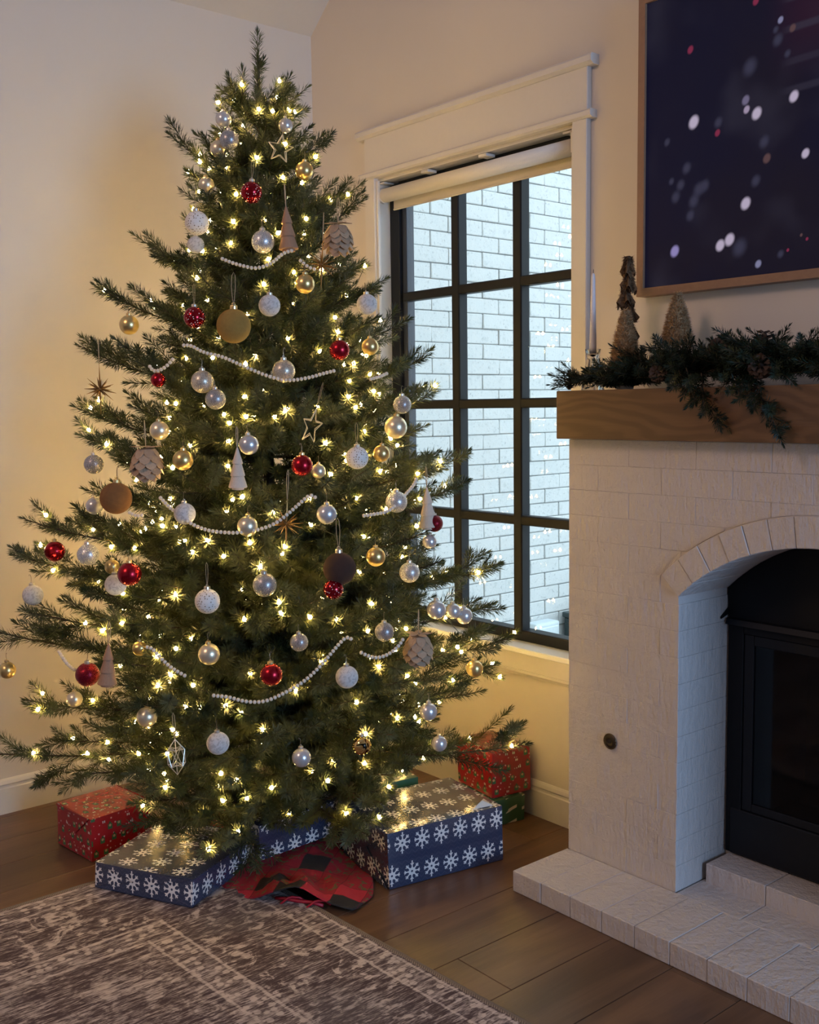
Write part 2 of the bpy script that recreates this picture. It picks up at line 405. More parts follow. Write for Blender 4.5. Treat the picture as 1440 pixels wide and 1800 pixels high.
# brick reveal of the window opening, outside the frame
rv = thing('trim_1', 'brick reveal outside the black window frame', None, (0.40, 0.12, 0.4), kind='structure')
reveal_meshes = [brick_mesh('brick', 0.05, 0.045, CH-0.006, BRICK_OUT, 0.003, 0.0015, 40+q) for q in range(3)]
for c in range(-1, 26):
    z = 0.5 + (c+0.5)*CH
    link('brick', reveal_meshes[(c+1) % 3], rv, (-0.005, 0.0025, z-0.4))
gnd = struct('ground', MB().box((-6, T, -0.5), (12, 14, -0.3)), plain('outdoor_concrete', (0.55, 0.56, 0.55), 0.9, scale=6, var=0.2))
ub = thing('utility_box', 'dark ribbed utility cabinet outside behind the lowest window pane', 'utility box', (0.10, 1.62, -0.3))
UB = plain('dark_grey_metal', (0.045, 0.065, 0.068), 0.35, 0.3)
part('cabinet', MB().box((-0.03, 1.46, -0.3), (0.22, 1.80, 0.265)), UB, ub, bevel=0.006)
part('lid', MB().box((-0.035, 1.45, 0.265), (0.23, 1.81, 0.29)), UB, ub, bevel=0.004)
for i in range(7):
    part('rib', MB().box((0.0+i*0.032, 1.452, -0.05), (0.012+i*0.032, 1.462, 0.24)), UB, ub)
mb_ = thing('meter_box', 'pale grey box on the outdoor brick wall beside the dark cabinet', 'meter box', (-0.04, 1.28, 0.1))
PB = plain('pale_plastic', (0.62, 0.70, 0.74), 0.5)
part('housing', MB().box((-0.05, 1.20, 0.05), (0.03, 1.365, 0.27)), PB, mb_, bevel=0.012, seg=2)
part('cover', MB().box((0.03, 1.215, 0.07), (0.038, 1.35, 0.25)), PB, mb_, bevel=0.004)

# ------------------------------------------------------------------ fireplace of painted brick
BX0, BX1, BY, BZ0, BZ1 = 1.493, 2.967, -0.222, 0.057, 1.21
XC, ZCC, RI, RO = 2.230, 0.447, 0.530, 0.602
SX0, SX1, SZ = 1.855, 2.605, 0.8215
fp = thing('fireplace', 'white painted brick fireplace with an arched opening and low hearth', 'fireplace', (2.23, -0.1, 0))
def arc(r, n, x0=None):
    a0 = math.asin((SX1-XC)/RI)
    return [(XC + r*math.sin(-a0 + 2*a0*i/n), ZCC + r*math.cos(-a0 + 2*a0*i/n)) for i in range(n+1)]
core = [(BX0+0.003, 0.0), (SX0-0.004, 0.0)] + arc(RI+0.004, 24) + [(SX1+0.004, 0.0), (BX1-0.004, 0.0), (BX1-0.004, BZ1), (BX0+0.004, BZ1)]
part('masonry', MB().prism(core, BY+0.0012, -0.002), MORTAR_IN, fp)
rb = random.Random(17)
def prism_brick(poly, parent=fp, y0=BY, y1=BY+0.10):
    yy = y0 + rb.uniform(-0.0008, 0.0006)
    return part('brick', MB().prism(poly, yy, y1), BRICK_IN, parent, bevel=0.0008)
JT = 0.00015
for c in range(18):
    z0 = BZ0 + c*CH; z1 = min(z0+CH, BZ1)
    if z1 - z0 < 0.02: continue
    off = 0.5*BL if c % 2 else 0.0
    x = BX0 - off
    while x < BX1 - 0.01:
        a, b = max(x, BX0), min(x+BL, BX1); x += BL
        if b - a < 0.02: continue
        spans = []
        za, zbb = z0+JT, z1-JT
        def cut(a, b):
            """brick outline clipped to the pier or to the wall above the arch ring"""
            xs_ = [a + (b-a)*i/8 for i in range(9)]
            if zbb <= SZ + 0.002:                        # pier course
                if a < SX0 < b: return [('q', a, min(b, SX0))]
                if a >= SX0 and b <= SX1: return []
                if a < SX1 < b: return [('q', max(a, SX1), b)]
                return [('q', a, b)]
            if b <= XC-0.4235 or a >= XC+0.4235: return [('q', a, b)]
            return [('c', a, b)]
        for kind, p, q in cut(a, b):
            p2, q2 = p+(JT if p > BX0 else 0), q-(JT if q < BX1 else 0)
            if q2-p2 < 0.012: continue
            if kind == 'q':
                jamb = abs(q-SX0) < 1e-6 or abs(p-SX1) < 1e-6               # a brick at the jamb runs back through the reveal
                if jamb: p2, q2 = (p2, SX0) if abs(q-SX0) < 1e-6 else (SX1, q2)
                prism_brick([(p2, za), (q2, za), (q2, zbb), (p2, zbb)], fp, BY, -0.004 if jamb else BY+0.10)
            else:
                lo = []
                for i in range(11):
                    xx = p2 + (q2-p2)*i/10; d = abs(xx-XC)
                    if d < 0.4235: zl = ZCC + math.sqrt(RO*RO-d*d) + 0.002
                    else: zl = za
                    lo.append((xx, max(za, zl)))
                lo = [l for l in lo if l[1] < zbb-0.004]
                if len(lo) >= 2 and lo[-1][0]-lo[0][0] > 0.012:
                    poly = lo + [(lo[-1][0], zbb), (lo[0][0], zbb)]
                    clean = [poly[0]]
                    for pt in poly[1:]:
                        if abs(pt[0]-clean[-1][0])+abs(pt[1]-clean[-1][1]) > 0.003: clean.append(pt)
                    prism_brick(clean)
# arch ring of bricks laid on end
a0 = math.asin((SX1-XC)/RI); NA = 14
for i in range(NA):
    t0, t1 = -a0 + 2*a0*i/NA, -a0 + 2*a0*(i+1)/NA
    g = 0.0005/RO
    pl = [(XC+RI*math.sin(t), ZCC+RI*math.cos(t)) for t in (t0+g, (t0+t1)/2, t1-g)] + [(XC+RO*math.sin(t), ZCC+RO*math.cos(t)) for t in (t1-g, (t0+t1)/2, t0+g)]
    yy = BY - 0.007 + rb.uniform(-0.001, 0.001)
    part('arch_brick', MB().prism(pl, yy, -0.006), BRICK_IN, fp, bevel=0.0016)
# raised hearth: pavers laid in rows, a raised step in front of the fire
HX0, HX1, HY = 1.489, 2.971, -0.440
part('hearth_bed', MB().box((HX0+0.006, HY+0.006, 0.0), (HX1-0.006, -0.004, 0.053)), MORTAR_IN, fp)
x = HX0
pav = 0.1016
for i in range(15):
    a, b = HX0 + i*pav, min(HX0+(i+1)*pav, HX1)
    if b-a < 0.03: continue
    part('hearth_brick', MB().box((a+(0.0003 if i else 0), HY+rb.uniform(-0.0006, 0.0006), 0.0), (b-0.0003, -0.2224, 0.057+rb.uniform(-0.0007, 0.0005))), BRICK_IN, fp, bevel=0.0016, seg=1)
for i in range(4):
    a, b = SX0 + i*0.1875, SX0+(i+1)*0.1875
    part('hearth_brick', MB().box((a+0.0006, -0.2215, 0.03), (b-0.0006, -0.10, 0.056+rb.uniform(-0.0012, 0.0008))), BRICK_IN, fp, bevel=0.0018)
    part('step_brick', MB().box((a+(0.014 if i == 0 else 0.0004), -0.112, 0.05), (b-0.0004, -0.002, 0.1065+rb.uniform(-0.001, 0.001))), BRICK_IN, fp, bevel=0.0020)

# gas valve plate in the left pier
gk = thing('gas_valve_plate', 'round dark bronze gas valve plate set in the white brick pier', 'valve plate', (1.642, BY, 0.403))
BRONZE = plain('dark_bronze', (0.045, 0.036, 0.030), 0.35, 0.8, var=0.4)
part('rosette', MB().lathe([(0.0001, 0.0022), (0.006, 0.0022), (0.0075, 0.004), (0.0125, 0.0045), (0.0165, 0.0035), (0.0195, 0.001), (0.0195, -0.002)], 28, (1.642, BY-0.002, 0.403), 'y'), BRONZE, gk, True)
part('key_socket', MB().box((1.642-0.0052, BY-0.0055, 0.403-0.0052), (1.642+0.0052, BY-0.001, 0.403+0.0052)), plain('socket_black', (0.004, 0.004, 0.004), 0.7), gk)
part('rim', MB().tube([(1.642+0.0198*math.cos(2*PI*i/28), BY-0.003, 0.403+0.0198*math.sin(2*PI*i/28)) for i in range(29)], 0.0022, 6), plain('bronze_rim', (0.10, 0.075, 0.05), 0.3, 0.9), gk, True)

# black firebox insert
BI = plain('black_steel', (0.003, 0.004, 0.0065), 0.5, var=0.3, Specular_IOR_Level=0.2)
BI2 = plain('charcoal_steel', (0.006, 0.0075, 0.0115), 0.45, var=0.2, Specular_IOR_Level=0.25)
ins = thing('fireplace_insert', 'black steel gas fireplace insert with a glass front under the arch', 'fireplace insert', (2.23, 0, 0.108))
DX0, DX1, DZ0, DZ1 = 1.905, 2.555, 0.235, 0.705
pl = [(SX0+0.004, 0.742)] + [(x, z) for x, z in arc(RI-0.001, 20) if z > 0.80] + [(SX1-0.004, 0.742)]
part('top_panel', MB().prism(pl, -0.012, 0.0), BI, ins)
part('hood_lip', MB().prism([(-0.030, 0.728), (-0.024, 0.742), (-0.002, 0.746), (-0.002, 0.728)], SX0+0.006, SX1-0.006, 'x'), BI2, ins)
part('frame_side', MB().box((SX0+0.006, -0.014, 0.112), (DX0, 0.0, 0.728)), BI, ins, bevel=0.002)
part('frame_side', MB().box((DX1, -0.014, 0.112), (SX1-0.006, 0.0, 0.728)), BI, ins, bevel=0.002)
part('bottom_panel', MB().box((DX0-0.03, -0.017, 0.112), (DX1+0.03, 0.0, DZ0)), BI2, ins, bevel=0.003)
part('frame_top', MB().box((DX0, -0.014, DZ1), (DX1, 0.0, 0.728)), BI, ins, bevel=0.002)
part('door_frame', MB().box((DX0, -0.009, DZ0), (DX0+0.028, 0.004, DZ1)), BI2, ins, bevel=0.002)
part('door_frame', MB().box((DX1-0.028, -0.009, DZ0), (DX1, 0.004, DZ1)), BI2, ins, bevel=0.002)
part('door_frame', MB().box((DX0+0.028, -0.009, DZ1-0.028), (DX1-0.028, 0.004, DZ1)), BI2, ins, bevel=0.002)
part('door_frame', MB().box((DX0+0.028, -0.009, DZ0), (DX1-0.028, 0.004, DZ0+0.022)), BI2, ins, bevel=0.002)
GL = M('smoked_glass', 0.06, 0, (0.003, 0.004, 0.006)); GL.set('Alpha', 0.62); GL.set('Specular IOR Level', 0.35)
part('glass_front', MB().box((DX0+0.024, -0.003, DZ0+0.018), (DX1-0.024, 0.001, DZ1-0.024)), GL.m, ins)
fb = MB(); fb.box((FX0, 0.30, 0.10), (FX1, 0.31, 0.90)); fb.box((FX0+0.001, 0.002, 0.10), (FX0+0.01, 0.31, 0.90)); fb.box((FX1-0.01, 0.002, 0.10), (FX1-0.001, 0.31, 0.90))
fb.box((FX0+0.001, 0.002, 0.10), (FX1-0.001, 0.31, 0.20)); fb.box((FX0+0.001, 0.002, 0.75), (FX1-0.001, 0.31, 0.80))
part('firebox', fb, plain('sooty_brick', (0.028, 0.022, 0.020), 0.9, var=0.4, scale=20), ins)
LOGM = plain('ceramic_log', (0.07, 0.05, 0.035), 0.9, bump=0.6, scale=30, var=0.4)
for (xa, ya, za, xb, yb, zb2, rr) in ((2.02, 0.10, 0.27, 2.44, 0.14, 0.28, 0.032), (2.06, 0.17, 0.33, 2.40, 0.12, 0.34, 0.027), (2.13, 0.08, 0.36, 2.33, 0.20, 0.40, 0.022)):
    part('log', MB().tube([(xa+(xb-xa)*i/5, ya+(yb-ya)*i/5, za+(zb2-za)*i/5+0.004*math.sin(i*2.1)) for i in range(6)], [rr*(1+0.08*math.sin(i*3)) for i in range(6)], 10), LOGM, ins, True)
part('wire_clip', MB().prism([(-0.010, 0.770), (-0.045, 0.748), (-0.045, 0.743), (-0.012, 0.752)], SX0+0.001, SX0+0.005, 'x'), BI, ins)

# mantel beam
mt = thing('mantel_beam', 'thick stained oak mantel beam on top of the white brick', 'mantel', (2.23, -0.135, 1.21))
part('beam', MB().box((1.490, -0.270, 1.2105), (2.970, -0.001, 1.338)), MANTEL, mt, bevel=0.0022, seg=2)

# ------------------------------------------------------------------ wall screen showing a blurred night picture
SCREEN_SPOTS = [(1.748, 2.017, 0.0173, 0),
    (1.929, 2.0, 0.0153, 0),
    (1.901, 2.015, 0.0099, 1),
    (1.898, 2.038, 0.0121, 2),
    (2.027, 2.018, 0.0138, 0),
    (2.06, 1.881, 0.0116, 0),
    (1.903, 1.79, 0.0156, 0),
    (1.832, 1.697, 0.0149, 0),
    (1.859, 1.708, 0.0159, 0),
    (1.694, 1.699, 0.0155, 3),
    (1.941, 1.639, 0.01, 4),
    (1.735, 2.199, 0.0103, 5),
    (1.819, 1.976, 0.009, 5),
    (1.921, 2.264, 0.0097, 5),
    (1.988, 2.202, 0.0085, 4),
    (1.976, 2.183, 0.0085, 6),
    (2.02, 2.175, 0.0094, 7),
    (1.821, 2.001, 0.0135, 6),
    (1.908, 2.114, 0.0218, 6),
    (1.728, 1.906, 0.0151, 6),
    (1.71, 1.866, 0.0141, 6),
    (1.695, 1.838, 0.0154, 6),
    (1.766, 1.846, 0.0185, 6),
    (1.741, 1.784, 0.0141, 6),
    (1.951, 1.929, 0.0153, 6),
    (1.959, 1.888, 0.012, 7),
    (1.93, 1.84, 0.0144, 6),
    (2.069, 1.683, 0.0043, 5),
    (2.02, 1.663, 0.0044, 5),
    (2.054, 1.694, 0.0043, 7),
    (1.783, 1.852, 0.0161, 6),
    (1.888, 1.685, 0.0226, 6),
    (2.001, 1.656, 0.0099, 6),
    (1.982, 2.158, 0.0149, 6),
    (2.008, 2.12, 0.0095, 6),
    (1.751, 1.819, 0.0175, 6),
    (1.681, 1.88, 0.0095, 6),
    (1.666, 1.983, 0.0106, 6)]
_rs = random.Random(21)                                     # the rest of the picture, mostly outside the frame
for _i in range(26):
    SCREEN_SPOTS.append((_rs.uniform(2.11, 2.88), _rs.uniform(1.64, 2.30), _rs.choice((0.009, 0.013, 0.015, 0.018)), _rs.choice((0, 0, 1, 2, 3, 4, 5, 6, 6, 7))))
def screen_mat():
    m = M('lit_screen', 0.6, 0, (0.004, 0.004, 0.008)); g = m.nt.nodes.new('ShaderNodeNewGeometry').outputs['Position']
    x, y, z = m.xyz(g)
    n = m.noise(g, 4.5, 2, 0.5); n2 = m.noise(g, 2.2, 2)
    c = m.mix(smooth(n2, 0.35, 0.7), (0.004, 0.005, 0.024), (0.009, 0.007, 0.018))
    c = m.mix(smooth(n, 0.52, 0.75)*0.55, c, (0.040, 0.038, 0.066))
    c = m.mix(smooth(x, 1.93, 2.06)*smooth(z, 2.02, 2.22)*0.5, c, (0.050, 0.010, 0.030))
    for k, (zb3, amt) in enumerate(((2.245, 0.9), (2.175, 0.8), (2.10, 0.5), (2.035, 0.6))):      # blurred railings, higher towards the right
        d = ab(z - zb3 - (x-2.0)*0.02)
        c = m.mix(smooth(d, 0.012, 0.004)*smooth(x, 1.98, 2.03)*amt*0.7, c, (0.055, 0.050, 0.085))
    pal = {0: (0.70, 0.60, 0.80), 1: (0.52, 0.42, 0.60), 2: (0.22, 0.19, 0.32), 3: (0.40, 0.34, 0.72), 4: (0.30, 0.30, 0.50), 5: (0.30, 0.030, 0.085), 6: (0.050, 0.050, 0.095), 7: (0.14, 0.075, 0.080)}
    for sx, sz, r, k in SCREEN_SPOTS:
        dx = (x - sx)*1.12; dz = z - sz
        d = sq(dx*dx + dz*dz + dx*dz*(-0.35))
        soft = 0.75 if k == 6 else 0.45
        c = m.mix(smooth(d, r*(1+soft*0.5), r*(1-soft)), c, pal[k])
    m.set('Emission Color', c); m.set('Emission Strength', 0.48); m.set('Specular IOR Level', 0.12); return m.m
sx0, sx1, sz0, sz1, fw = 1.576, 2.930, 1.590, 2.372, 0.0215
FRW = M('walnut_frame', 0.45, 0, (0.2, 0.1, 0.06)); _v = FRW.coord('Object', (8, 8, 8)); _n = FRW.noise(_v, 4, 5, 0.6, 1.0)
FRW.set('Base Color', FRW.mix(_n, (0.19, 0.10, 0.058), (0.30, 0.17, 0.10))); FRW = FRW.m
tv = thing('framed_screen', 'large wood framed screen showing blurred white lights on dark blue', 'screen', (2.253, -0.02, 1.59))
part('frame_bar', MB().prism([(sx0, sz0), (sx1, sz0), (sx1-fw, sz0+fw), (sx0+fw, sz0+fw)], -0.044, -0.004), FRW, tv)
part('frame_bar', MB().prism([(sx0, sz1), (sx1, sz1), (sx1-fw, sz1-fw), (sx0+fw, sz1-fw)], -0.044, -0.004), FRW, tv)
part('frame_bar', MB().prism([(sx0, sz0), (sx0+fw, sz0+fw), (sx0+fw, sz1-fw), (sx0, sz1)], -0.044, -0.004), FRW, tv)
part('frame_bar', MB().prism([(sx1, sz0), (sx1-fw, sz0+fw), (sx1-fw, sz1-fw), (sx1, sz1)], -0.044, -0.004), FRW, tv)
part('display', MB().box((sx0+fw-0.002, -0.036, sz0+fw-0.002), (sx1-fw+0.002, -0.004, sz1-fw+0.002)), screen_mat(), tv)

# ------------------------------------------------------------------ rug
def rug_mat():
    m = M('faded_rug', 0.95, 0, (0.3, 0.25, 0.2)); g = m.nt.nodes.new('ShaderNodeNewGeometry').outputs['Position']
    x, y, z = m.xyz(g)
    wob = m.noise(g, 30, 3)*0.012 - 0.006
    u = x - 0.700 + wob; v = (y + 0.912 + (x-1.05)*(-0.05))*-1.0 + wob
    d = mn(u, v)
    stre = m.noise(m.vec(x*75.0, y*9.0, 0.0), 1.0, 4, 0.75)       # worn yarn streaks
    strf = m.noise(m.vec(x*260.0, y*30.0, 0.0), 1.0, 3, 0.7)
    blot = m.noise(g, 6.5, 4, 0.6); fl = m.noise(g, 22, 4, 0.65, 1.2); mot = m.noise(g, 11, 3, 0.55, 2.2)
    vs = m.voro(g, 40.0); vb = m.voro(m.vec(x + mot*0.05, y + fl*0.05, 0.0), 8.5)
    lines = mx(mx(smooth(ab(d-0.018), 0.006, 0.002), smooth(ab(d-0.082), 0.006, 0.002)), mx(smooth(ab(d-0.330), 0.007, 0.002), smooth(ab(d-0.405), 0.007, 0.002)))
    def band(a, b): return gt(d, a)*lt(d, b)
    small = mx(band(0.018, 0.082), band(0.330, 0.405))
    main = band(0.082, 0.330)
    ring = smooth(ab(vb-0.34), 0.10, 0.03)
    lightf = small*smooth(vs, 0.28, 0.42, 0.80, 0.2) + main*mx(smooth(mot + fl*0.5, 0.78, 0.92)*0.8, ring*smooth(blot, 0.45, 0.6)*0.6) + gt(d, 0.405)*smooth(blot*0.6 + fl*0.5, 0.50, 0.68)*0.55
    lightf = mx(lightf, lines*0.7)
    f = lightf*0.78 + (stre-0.5)*2.3 + (strf-0.5)*2.6 + 0.18
    c = m.mix(smooth(f, 0.0, 0.95), (0.056, 0.033, 0.034), (0.52, 0.435, 0.385))
    c = m.mix(smooth(m.noise(g, 3.3, 2), 0.52, 0.7)*0.35, c, (0.11, 0.10, 0.10))
    c = m.mix(lt(d, 0.010)*1.0, c, m.mix(sin(x*900.0 + y*900.0)*0.5+0.5, (0.10, 0.075, 0.055), (0.26, 0.20, 0.15)))
    m.set('Base Color', c); m.bump(strf*0.6+stre*0.5, 0.5, 0.004); return m.m
rug = thing('area_rug', 'faded brown and cream patterned area rug on the oak floor', 'rug', (2.0, -2.0, 0))
RUGM = rug_mat()
ry = lambda x: -0.912 + (x-1.05)*0.05
part('pile', MB().prism([(0.700, ry(0.70)), (0.700, -3.0), (4.2, -3.0), (4.2, ry(4.2))], 0.0008, 0.0095, 'z'), RUGM, rug, bevel=0.002)
part('edge_binding', MB().tube([(0.700+3.5*i/40, ry(0.700+3.5*i/40)+0.002, 0.0058) for i in range(41)], 0.005, 8), plain('rug_binding', (0.20, 0.155, 0.115), 0.95, bump=0.8, scale=400, var=0.4), rug, True)
part('edge_binding', MB().tube([(0.698, ry(0.7)-2.05*i/20, 0.0058) for i in range(21)], 0.005, 8), bpy.data.materials['rug_binding'], rug, True)

# ------------------------------------------------------------------ wrapped gifts
def wrap_base(name, rough=0.22):
    m = M(name, rough); t = m.nt.nodes.new('ShaderNodeTexCoord'); u, v, w = m.xyz(t.outputs['UV'])
    g = m.nt.nodes.new('ShaderNodeNewGeometry').outputs['Position']
    m.bump(m.noise(g, 16, 3, 0.5, 0.8), 0.10, 0.012); m.set('Coat Weight', 0.6); m.set('Coat Roughness', 0.24)
    return m, u, v
def snowflake_wrap():
    m, u, v = wrap_base('snowflake_paper')
    cw, chh = 0.0625, 0.088
    row = floor_(v/chh)
    uu = (fract(u/cw + row*0.5) - 0.5)*cw; vv = (fract(v/chh) - 0.5)*chh
    r = sq(uu*uu + vv*vv); th = mth(vv, 'ARCTAN2', uu)
    seg = PI/4
    a = ab((fract(th/seg + 0.5) - 0.5)*seg); px = r*cos(a); py = r*sin(a)
    tipr = 0.0248 + ab(sin(th))*ab(sin(th))*ab(sin(th))*0.006
    arm = lt(py, 0.0019)*lt(px, tipr)
    barb1 = lt(ab(py - (px-0.0175)*0.85), 0.0016)*gt(px, 0.0175)*lt(px, 0.0235)
    hub = lt(r + ab(a)*0.010, 0.0140)*gt(r, 0.0032)
    fl = mx(mx(arm*gt(r, 0.0032), barb1), hub)
    zig = ab(fract(u/0.021) - 0.5)*0.021
    knit = lt(ab(fract((v + zig)/0.0125) - 0.5), 0.10)
    base = m.mix(knit*0.35, (0.034, 0.045, 0.085), (0.078, 0.094, 0.142))
    band = smooth(ab(fract(v/chh) - 0.5), 0.38, 0.44)
    base = m.mix(band*0.5, base, (0.017, 0.029, 0.072))
    m.set('Base Color', m.mix(fl, base, (0.72, 0.69, 0.66))); return m.m
def elf_wrap():
    m, u, v = wrap_base('red_character_paper')
    c = 0.036
    row = floor_(v/c); cu = fract(u/c + row*0.37) - 0.5; cv = fract(v/c) - 0.5
    cell = m.vec(floor_(u/c + row*0.37), row, 0.0); rn = m.white(cell)
    jx = (rn-0.5)*0.35; x = cu - jx; y = cv
    rr = sq(x*x + y*y)
    green = lt(ab(x), 0.20)*lt(ab(y+0.02), 0.22)*gt(rn, 0.35); skin = lt(sq(x*x + (y-0.08)*(y-0.08)), 0.11)*gt(rn, 0.35)
    hat = lt(ab(x), 0.21 - y*0.45)*gt(y, 0.14)*lt(y, 0.40)*gt(rn, 0.55)
    ob = m.voro(m.vec(u, v, 0.3), 62.0, rnd=0.9); dots = lt(ob, 0.17)
    s2 = fract(u/0.027 + floor_(v/0.024)*0.43); t2 = fract(v/0.024); rs = m.white(m.vec(floor_(u/0.027 + floor_(v/0.024)*0.43), floor_(v/0.024), 4.0))
    dash = lt(ab(s2-0.5), 0.16)*lt(ab(t2-0.5), 0.14)*gt(rs, 0.72)*gt(ab(s2-0.5), 0.045)
    base = m.mix(0.0, (0.30, 0.012, 0.018), (0.3, 0.012, 0.02))
    col = m.mix(dots, base, (0.66, 0.36, 0.36)); col = m.mix(green, col, (0.035, 0.13, 0.055)); col = m.mix(hat, col, (0.030, 0.085, 0.035))
    col = m.mix(skin, col, (0.50, 0.31, 0.17)); col = m.mix(dash, col, (0.75, 0.70, 0.66))
    m.set('Base Color', col); return m.m
def green_wrap():
    m, u, v = wrap_base('green_paper', 0.3)
    d, col = m.voro(m.vec(u, v, 0.0), 17.0, col=True)
    rn = m.xyz(col)
    base = m.mix(gt(rn[0], 0.5)*0.4, (0.020, 0.085, 0.042), (0.03, 0.11, 0.06))
    c = m.mix(lt(d, 0.30)*gt(rn[1], 0.62), base, (0.45, 0.035, 0.06)); sp = m.voro(m.vec(u, v, 1.0), 150.0)
    c = m.mix(lt(d, 0.30)*gt(rn[1], 0.62)*lt(sp, 0.32), c, (0.8, 0.72, 0.72))
    uu = fract(u/0.062+0.2) - 0.5; vv = fract(v/0.045+0.5) - 0.5
    c = m.mix(lt(ab(vv - uu*0.4), 0.11)*lt(ab(uu), 0.34)*gt(rn[2], 0.25), c, (0.60, 0.55, 0.45))
    m.set('Base Color', c); return m.m
SNOW, ELF, GREENP = snowflake_wrap(), elf_wrap(), green_wrap()
TAPE = plain('paper_inside', (0.62, 0.60, 0.55), 0.4)
def gift(label, F, ang, sx, sy, z0, h, mat, group=None, seed=0, warp=0.003, vo=0.0, uo=0.0, fold=True):
    """box: front corner F, first side runs sx along ang, the second sy along ang+90"""
    r = random.Random(seed)
    u = Vector((math.cos(ang), math.sin(ang), 0)); w = Vector((-math.sin(ang), math.cos(ang), 0))
    root = thing('wrapped_gift', label, 'gift', (F[0]+(u*sx/2+w*sy/2).x, F[1]+(u*sx/2+w*sy/2).y, z0), group)
    bm = bmesh.new(); bmesh.ops.create_cube(bm, size=1)
    for vt in bm.verts: vt.co = Vector((vt.co.x*sx, vt.co.y*sy, (vt.co.z+0.5)*h)) + Vector((r.uniform(-1, 1), r.uniform(-1, 1), r.uniform(-1, 0.6) if vt.co.z > 0 else 0))*warp
    bmesh.ops.subdivide_edges(bm, edges=bm.edges[:], cuts=5, use_grid_fill=True)
    for vt in bm.verts:
        p = vt.co; t = Vector((p.x/sx*2, p.y/sy*2, p.z/h*2-1))
        on = [abs(c) > 0.97 for c in t]
        if sum(on) == 1 and p.z > 0.004:
            k = on.index(True); s_ = math.copysign(1, t[k]); o_ = [i for i in range(3) if i != k]
            p[k] += s_*0.0030*(1-t[o_[0]]**2)*(1-t[o_[1]]**2)*r.uniform(-0.6, 1)
    sharp = [e for e in bm.edges if e.calc_face_angle(0) > 0.9]
    bmesh.ops.bevel(bm, geom=sharp, offset=0.0035, segments=2, affect='EDGES', profile=0.7)
    lay = bm.loops.layers.uv.new('UVMap')
    for f in bm.faces:
        n = f.normal
        for lp in f.loops:
            c = lp.vert.co
            if abs(n.z) > 0.7: uvv = (c.x+uo, c.y+0.044-sy/2)
            elif abs(n.y) > abs(n.x): uvv = (c.x+uo, c.z+vo)
            else: uvv = (c.y*(1 if n.x > 0 else -1)+uo, c.z+vo)
            lp[lay].uv = uvv
    for vt in bm.verts:
        q = u*vt.co.x + w*vt.co.y; vt.co = Vector((q.x, q.y, vt.co.z))
    me = bpy.data.meshes.new('paper'); bm.to_mesh(me); bm.free(); me.materials.append(mat); me.shade_smooth()
    me.set_sharp_from_angle(angle=0.6)
    link('paper', me, root)
    if fold:                                                    # the folded triangular flaps on the end faces
        for sgn in (-1, 1):
            for tri in (((-0.48, 0.02), (0.48, 0.02), (0.0, 0.60)), ((-0.48, 0.98), (0.0, 0.42), (0.48, 0.98))):
                P = []
                for a, b in tri:
                    for off in (0.0008, 0.0018 + (0.0008 if tri[0][1] > 0.5 else 0)):
                        q = u*(sgn*(sx/2+off+0.0014)) + w*(a*sy); P.append((q.x, q.y, max(0.004, b*h)))
                mb = MB().add(P, [(0, 2, 4), (1, 5, 3), (0, 1, 3, 2), (2, 3, 5, 4), (4, 5, 1, 0)])
                me2 = mb.mesh('end_flap', mat); uvl = me2.uv_layers.new(name='UVMap')
                for lp in me2.loops:
                    c = me2.vertices[lp.vertex_index].co; uvl.data[lp.index].uv = (c.x*w.x + c.y*w.y + uo, c.z + vo)
                link('end_flap', me2, root)
    return root
# measured boxes
gift('blue snowflake gift lying flat, partly on the rug corner', (1.026, -1.149), math.radians(116.7), 0.318, 0.320, 0.0115, 0.076, SNOW, 'blue snowflake gifts', 1, 0.004, vo=0.006)
gift('large blue snowflake gift standing on the bare oak floor', (1.271, -0.694), math.radians(80.8), 0.376, 0.285, 0.001, 0.160, SNOW, 'blue snowflake gifts', 2, 0.005, vo=0.006, uo=0.02)
gift('blue snowflake gift pushed under the tree between the two other snowflake gifts', (0.973, -0.912), math.radians(93.4), 0.302, 0.155, 0.050, 0.100, SNOW, 'blue snowflake gifts', 3, 0.003, vo=0.03)
gift('red elf patterned gift at the foot of the tree beside the plain wall', (0.556, -1.222), math.radians(97), 0.200, 0.195, 0.001, 0.130, ELF, 'red patterned gifts', 4, 0.004)
gift('red elf patterned gift stacked on a green one below the window', (1.137, -0.172), math.radians(82), 0.146, 0.195, 0.0865, 0.143, ELF, 'red patterned gifts', 5, 0.004, fold=False)
gift('dark green gift underneath the red one below the window', (1.145, -0.200), math.radians(80), 0.140, 0.200, 0.001, 0.084, GREENP, None, 6, 0.002, fold=False)
gift('small green gift tucked behind the large snowflake gift', (0.985, -0.500), math.radians(80), 0.14, 0.12, 0.001, 0.170, GREENP, None, 8, 0.002, fold=False)
# turned back corner of paper on the large snowflake gift
big = [o for o in bpy.data.objects if o.get('label', '').startswith('large blue snowflake')][0]
pc = MB().add([(1.318, -0.345, 0.1635), (1.300, -0.410, 0.1630), (1.262, -0.330, 0.1640), (1.300, -0.372, 0.180)], [(0, 1, 3), (0, 3, 2), (1, 2, 3), (0, 2, 1)])
part('turned_flap', pc, TAPE, big, label='pale turned back flap of the paper')

